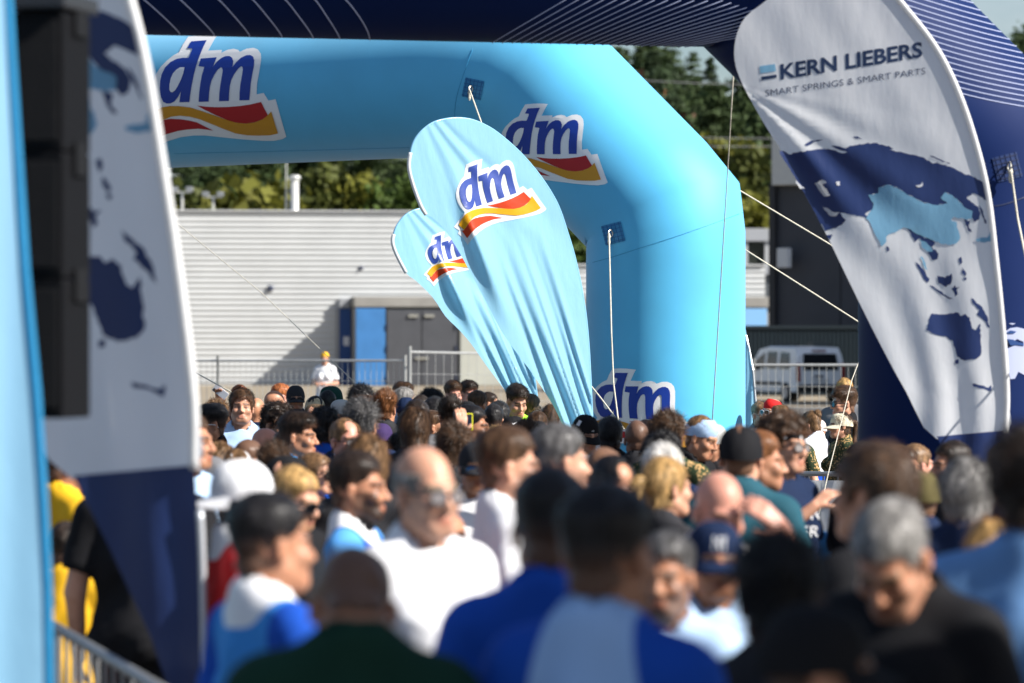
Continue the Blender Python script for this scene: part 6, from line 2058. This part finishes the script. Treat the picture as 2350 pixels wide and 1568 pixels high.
 (1622, 1066, 700, 18, 'bald man bowing his head with a hand at his brow', dict(hair=None, skin='pink', pitch=16, arms=('down','brow'), shirt=('tee','white'))),
 (1612, 1172, 770, 8, 'person in a navy cap with white letters and pale blue shirt', dict(hair=('under','dark'), skin='olive', cap='navy', shirt=('tee','paleblue'), letters=True)),
 (1962, 1020, 800, -125, 'man with wavy brown hair turned away, face in shade', dict(hair=('bowl','brown'), skin='tan', shirt=('tee','black'), hmin=1.7)),
 (2120, 1062, 570, -150, 'man in an olive cap seen from behind with red ear', dict(hair=('buzz','brown'), skin='pink', cap='olive', shirt=('tee','navy'))),
 (2240, 1048, 625, 172, 'person with long streaky grey hair below the map flag', dict(hair=('bob','grey'), shirt=('tee','navy'))),
 (2262, 1188, 690, 165, 'blond hair in front of the streaky grey hair', dict(sex='f', hair=('bob','blond'), shirt=('tee','white'), hmin=1.55)),
 (655, 1128, 890, 122, 'man with short black hair in blue shirt with white collar', dict(hair=('fade','black'), skin='tan', shirt=('tee','jersey2'))),
 # --- nearest, strongly blurred and mostly in shade
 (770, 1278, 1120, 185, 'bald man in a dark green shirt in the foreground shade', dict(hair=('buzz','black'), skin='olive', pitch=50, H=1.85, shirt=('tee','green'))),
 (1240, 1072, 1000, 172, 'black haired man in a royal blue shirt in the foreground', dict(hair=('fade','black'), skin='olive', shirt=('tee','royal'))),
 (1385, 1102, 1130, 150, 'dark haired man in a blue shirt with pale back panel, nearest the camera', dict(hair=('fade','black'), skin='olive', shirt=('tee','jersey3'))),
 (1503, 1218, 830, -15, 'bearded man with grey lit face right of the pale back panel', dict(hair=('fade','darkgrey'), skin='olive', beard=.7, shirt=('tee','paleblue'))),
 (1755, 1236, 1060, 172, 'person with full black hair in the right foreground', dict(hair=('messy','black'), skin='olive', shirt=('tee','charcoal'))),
 (1985, 1176, 960, -28, 'grey haired man bowing his sunlit face in the right foreground', dict(hair=('short','grey'), skin='tan', pitch=40, H=1.86, shirt=('tee','black'))),
 (1850, 1345, 1220, 95, 'person in a black cap facing right at the bottom edge', dict(hair=('under','black'), skin='tan', cap='black', shirt=('tee','black'))),
 (2378, 990, 900, 165, 'dark haired person in a large pale blue shirt at the right border', dict(hair=('messy','dark'), skin='tan', shirt=('tee','denim'), sex='b', H=1.95)),
 # --- left, behind the flags
 (172, 985, 540, 120, 'dark haired man in a yellow shirt behind the left map flag', dict(hair=('fade','black'), skin='tan', shirt=('tee','yellow'), hmin=1.6)),
 (345, 958, 590, 175, 'man in a black shirt standing behind the left map flag', dict(hair=('short','black'), skin='fair', shirt=('tee','black'), sex='b')),
 (150, 1195, 560, 178, 'child in a yellow and blue shirt beyond the barrier', dict(hair=('short','dark'), shirt=('tee','yellow'), hmin=1.25)),
 (62, 945, 360, 160, 'person in a light blue shirt beside the blue border flag', dict(hair=('short','light'), shirt=('tee','sky'))),
 (112, 955, 340, 170, 'person in a royal blue shirt with a raised arm at the left', dict(hair=('short','dark'), arms=('down','lift'), shirt=('tee','royal'))),
]

def place_people():
    rows = []
    for i, (x, y, s, yaw, lab, kw) in enumerate(PEOPLE):
        hmin = kw.get('hmin', 1.52)
        h = CAMZ - (y - HY) / s
        if 'H' in kw: pass
        elif h > 1.96: s = (y - HY) / (CAMZ - 1.96)
        elif h < hmin: s = (y - HY) / (CAMZ - hmin)
        rows.append([x, y, s])
    # shift people along their line of sight until nobody stands in anybody
    for it in range(260):
        moved = False
        pos = [((r[0] - CX) / r[2], FOC / r[2]) for r in rows]
        for i in range(len(rows)):
            for j in range(i + 1, len(rows)):
                dx = pos[i][0] - pos[j][0]; dy = pos[i][1] - pos[j][1]
                d = math.hypot(dx, dy * 1.15)
                if d < .43:
                    a, b = (i, j) if rows[i][2] >= rows[j][2] else (j, i)
                    st = (.43 - d) * .35
                    rows[a][2] = FOC / (FOC / rows[a][2] - st)
                    rows[b][2] = FOC / (FOC / rows[b][2] + st)
                    moved = True
        if not moved:
            break
    return rows
rows = place_people()
DONE = {}
for (x0, y0p, s0p, yaw, lab, kw), (x, y, s) in zip(PEOPLE, rows):
    kw = dict(kw)
    hmin = kw.pop('hmin', 1.50); txt = kw.pop('text', False); let = kw.pop('letters', False)
    H = kw.pop('H', None)
    h = H or min(max(CAMZ - (y - HY) / s, hmin), 1.99)
    # where the crown sits, from the body's own lean
    tl = kw.get('pitch', 0)
    w = (x - CX) / s
    lean = .12 * math.sin(R(tl)) * 1.4
    hd = Vector((math.sin(R(yaw)), -math.cos(R(yaw)), 0))
    hy = (h / (1.765 + (.02 if kw.get('cap') else 0))) * 1.75
    loc = Vector((w, FOC / s, 0)) - hd * lean
    o = make_person(loc, hy, yaw - kw.get('turn', 0), lab, group='runners and spectators crowded before the arches', **kw)
    DONE[lab] = (o, kw, hy)
print('people', len(PEOPLE))

def wrist_world(o, side, pose, hy, off):
    e = ARMS[pose][1]
    k = hy / 1.75
    v = Vector((e[0] * side, e[1], e[2])) + Vector(off)
    return o.matrix_basis @ v
bpy.context.view_layer.update()
def phone(o, side, hy, body, label, rot, off=(0, -.045, .12), w=.074, hgt=.152):
    p = wrist_world(o, side, 'lift', hy, (off[0] * side, off[1], off[2]))
    m = MB(); m.box((0, 0, 0), (w, .009, hgt), 0, .004)
    t = m.build('phone', body); t.location = p; t.rotation_euler = rot
    for ys in (-.0056,):
        m = MB(); m.box((0, ys, 0), (w - .010, .0016, hgt - .010)); m.build('screen', mat('phone_screen', (.012, .020, .045), .1, .8), t)
    m = MB(); m.box((w * .25, .0062, hgt * .36), (.026, .004, .028), 0, .0015); m.build('camera_bump', mat('phone_lens', (.02, .02, .025), .15, .7), t)
    return tag(t, label, 'phone')
o, kw, hy = DONE['dark haired woman filming with a raised white phone beside the left map flag']
phone(o, 1, hy, mat('phone_white', (.72, .72, .76), .25, .6), 'white smartphone held up above the crowd by the left map flag', (0, R(52), R(165)))
o, kw, hy = DONE['person with long brown hair holding up a yellow phone']
phone(o, -1, hy, mat('phone_yellow', (.75, .72, .02), .4), 'smartphone in a bright yellow case held up in the crowd', (0, 0, R(4)), (.02, -.045, .07), .074, .10)

# ---- printing on a few garments
def on_shirt(o, x, z, back=False):
    sh = [c for c in o.children if c.name.startswith('shirt')][0]
    key = sh.data.name
    if key not in GEAR:
        bm = bmesh.new(); bm.from_mesh(sh.data); GEAR[key] = BVHTree.FromBMesh(bm); bm.free()
    d = -1 if back else 1
    hit = GEAR[key].ray_cast(Vector((x, -.8 * d, z)), Vector((0, d, 0)))
    return None if hit[0] is None else hit[0] + Vector((0, -.006 * d, 0))
def shirt_text(lab, lines_, col, zc, capm, width, back=False):
    o = DONE[lab][0]
    sg = -1 if back else 1
    for k, body in enumerate(lines_):
        wd = width * len(body) / max(len(q) for q in lines_)
        z = zc - k * capm * 1.5
        # pixel-like units of 1 mm so that the shared fitting applies
        pts, fs = text2d(body, -wd / 2 * 1000, 0, wd / 2 * 1000, 0, capm * 1000)
        for pc in islands(pts, fs):
            decal('letter', None, lambda a, b: on_shirt(o, sg * a / 1000, z - b / 1000, back), mat('textile_print_' + col, CLOTH[col], .6), o, 12, pre=pc)
shirt_text('curly haired man with dotted headband and printed navy shirt', ['MIN', 'SER'], 'white', 1.30, .052, .20)
o = DONE['bald man in a dark green shirt in the foreground shade'][0]
decal('printed_mark', [(-50, -9), (50, -9), (50, 9), (-50, 9)], lambda a, b: on_shirt(o, -.09 - a / 1000, 1.36 - b / 1000, True), mat('textile_print_teal', (.03, .16, .20), .6), o, 12)
def cap_text(lab, body, col, cw, ch):
    o = DONE[lab][0]
    cp = [c for c in o.children if c.name.startswith('cap')][0]
    pts, fs = text2d(body, -cw * 500, 0, cw * 500, 0, ch * 1000)
    vs = []
    for a, b in pts:
        th = a / 1000 / .095
        ph = .16 + (-b / 1000) / .15
        vs.append(dome_xyz(th, ph, .003))
    mesh_obj('badge', vs, fs, mat('textile_print_' + col, CLOTH[col], .6), cp)
cap_text('person in a navy cap with white letters and pale blue shirt', 'NY', 'white', .052, .045)
cp = [c for c in DONE['person in a dark cap with gold print and sunglasses'][0].children if c.name.startswith('cap')][0]
vs = [dome_xyz(-.5 + .1 * i, .22 + .12 * j, .003) for i in range(11) for j in range(2)]
mesh_obj('badge', vs, [(2 * i, 2 * i + 2, 2 * i + 3, 2 * i + 1) for i in range(10)], mat('textile_print_gold', (.40, .28, .08), .6), cp)
cap_text('man in black cap with white square patch looking down', 'nb', 'white', .020, .014)
# white patch on the side of that cap, tick on another
cp = [c for c in DONE['man in black cap with white square patch looking down'][0].children if c.name.startswith('cap')][0]
vs = [dome_xyz(-1.25 + a, .42 + b, .003) for a, b in ((-.19, -.13), (.13, -.13), (.19, .13), (-.13, .13))]
mesh_obj('badge', vs, [(0, 1, 2, 3)], mat('textile_print_white', CLOTH['white'], .6), cp)
cp = [c for c in DONE['person in a black cap with small white tick logo'][0].children if c.name.startswith('cap')][0]
tick = [(-.25, .10), (-.20, .02), (-.10, .0), (.25, .14), (-.08, .055), (-.18, .055)]
mesh_obj('badge', [dome_xyz(.9 + a, .28 + b, .003) for a, b in tick], [tuple(range(6))], mat('textile_print_white', CLOTH['white'], .6), cp)
# white dots on the headband, stripes of paint on two cheeks
o = DONE['curly haired man with dotted headband and printed navy shirt'][0]
hb = [c for c in o.children if c.name.startswith('headband')][0]
m = MB()
for i in range(14):
    th = 2 * math.pi * i / 14; z = .052 + (.012 if i % 2 else -.010)
    c = Vector((.086 * math.sin(th), .018 - .108 * math.cos(th), z + .004 * math.cos(th)))
    n_ = Vector((math.sin(th), -math.cos(th), 0)); u = Vector((math.cos(th), math.sin(th), 0)); v = Vector((0, 0, 1))
    m.add([c + n_ * .001 + (u * math.cos(a) + v * math.sin(a)) * .0075 for a in [math.pi / 4 * q for q in range(8)]], [tuple(range(8))])
m.build('dots', mat('textile_print_white', CLOTH['white'], .6), hb)

# ---- blue and white bag carried behind the left map flag
bp_ = P(232, 1262, 560)
bag = empty('bag', (bp_.x, bp_.y, bp_.z - .34))
vs, fs = [], []
for k in range(9):
    t = k / 8
    w = .03 + .075 * math.sin(min(t * 1.25, 1) * math.pi / 2); d = .012 + .05 * math.sin(min(t * 1.2, 1) * math.pi / 2) * (1 - .3 * t)
    for i in range(12):
        a = 2 * math.pi * i / 12
        vs.append((w * math.cos(a) + .02 * t, d * math.sin(a), .34 - .34 * t + .01 * math.sin(3 * a + k)))
for k in range(8):
    for i in range(12):
        q = k * 12 + i; r_ = k * 12 + (i + 1) % 12
        fs.append((q, q + 12, r_ + 12, r_))
fs.append(tuple(range(96, 108)))
mesh_obj('pouch', vs, fs, cloth('bag_blue', (.04, .25, .48)), bag, True)
mesh_obj('white_panel', [(.03, -.075, .02), (.115, -.05, .03), (.10, -.045, .17), (.06, -.068, .15)], [(0, 1, 2, 3)], cloth('white', CLOTH['white']), bag)
m = MB(); m.tube([(-.01, 0, .33), (.0, 0, .42), (.03, 0, .44), (.05, 0, .40), (.05, 0, .33)], .006, 6); m.build('strap', cloth('navy', CLOTH['navy']), bag)
tag(bag, 'blue and white bag hanging beside the man in black at the left', 'bag')

# ------------------------------------------------------------------ gazebo added out of view right of the camera, to shade the nearest people
tent = empty('shade_tent', (3.2, 6.7, 0))
tw = mat('shade_tent_navy', (.012, .03, .10), .7, .2, noise=.06, nscale=3)
alu = mat('shade_tent_alu', (.45, .45, .46), .4, metal=.6)
for sx in (-1, 1):
    for sy in (-1, 1):
        m = MB(); m.box((sx * 1.47, sy * 1.47, 1.7), (.05, .05, 3.4), 0, .006); lg = m.build('leg', alu, tent)
        m = MB(); m.box((sx * 1.47, sy * 1.47, .012), (.14, .14, .02)); m.build('foot_plate', alu, lg)
m = MB()
for i, (a, b) in enumerate((((-1.5, -1.5), (1.5, -1.5)), ((1.5, -1.5), (1.5, 1.5)), ((1.5, 1.5), (-1.5, 1.5)), ((-1.5, 1.5), (-1.5, -1.5)))):
    m = MB()
    n = 12
    vs, fs = [], []
    for k in range(n + 1):
        x, y = a[0] + (b[0] - a[0]) * k / n, a[1] + (b[1] - a[1]) * k / n
        vs += [(x, y, 3.50), (x * 1.004, y * 1.004, 2.30 + .02 * math.sin(k * 2.1)), (x * .5, y * .5, 4.00), (x * .02, y * .02, 4.40)]
    for k in range(n):
        q = 4 * k
        fs += [(q + 1, q + 5, q + 4, q), (q, q + 4, q + 6, q + 2), (q + 2, q + 6, q + 7, q + 3)]
    mesh_obj('roof_panel', vs, fs, tw, tent, True)
for a, b in (((-1.47, -1.47), (1.47, -1.47)), ((1.47, -1.47), (1.47, 1.47)), ((1.47, 1.47), (-1.47, 1.47)), ((-1.47, 1.47), (-1.47, -1.47))):
    m = MB(); m.tube([(a[0], a[1], 3.42), ((a[0] + b[0]) / 2, (a[1] + b[1]) / 2, 3.1), (b[0], b[1], 3.42)], .014, 6); m.build('truss_bar', alu, tent)
tag(tent, 'large unseen navy tent with deep valance, added to shade the nearest people', 'shade_tent')
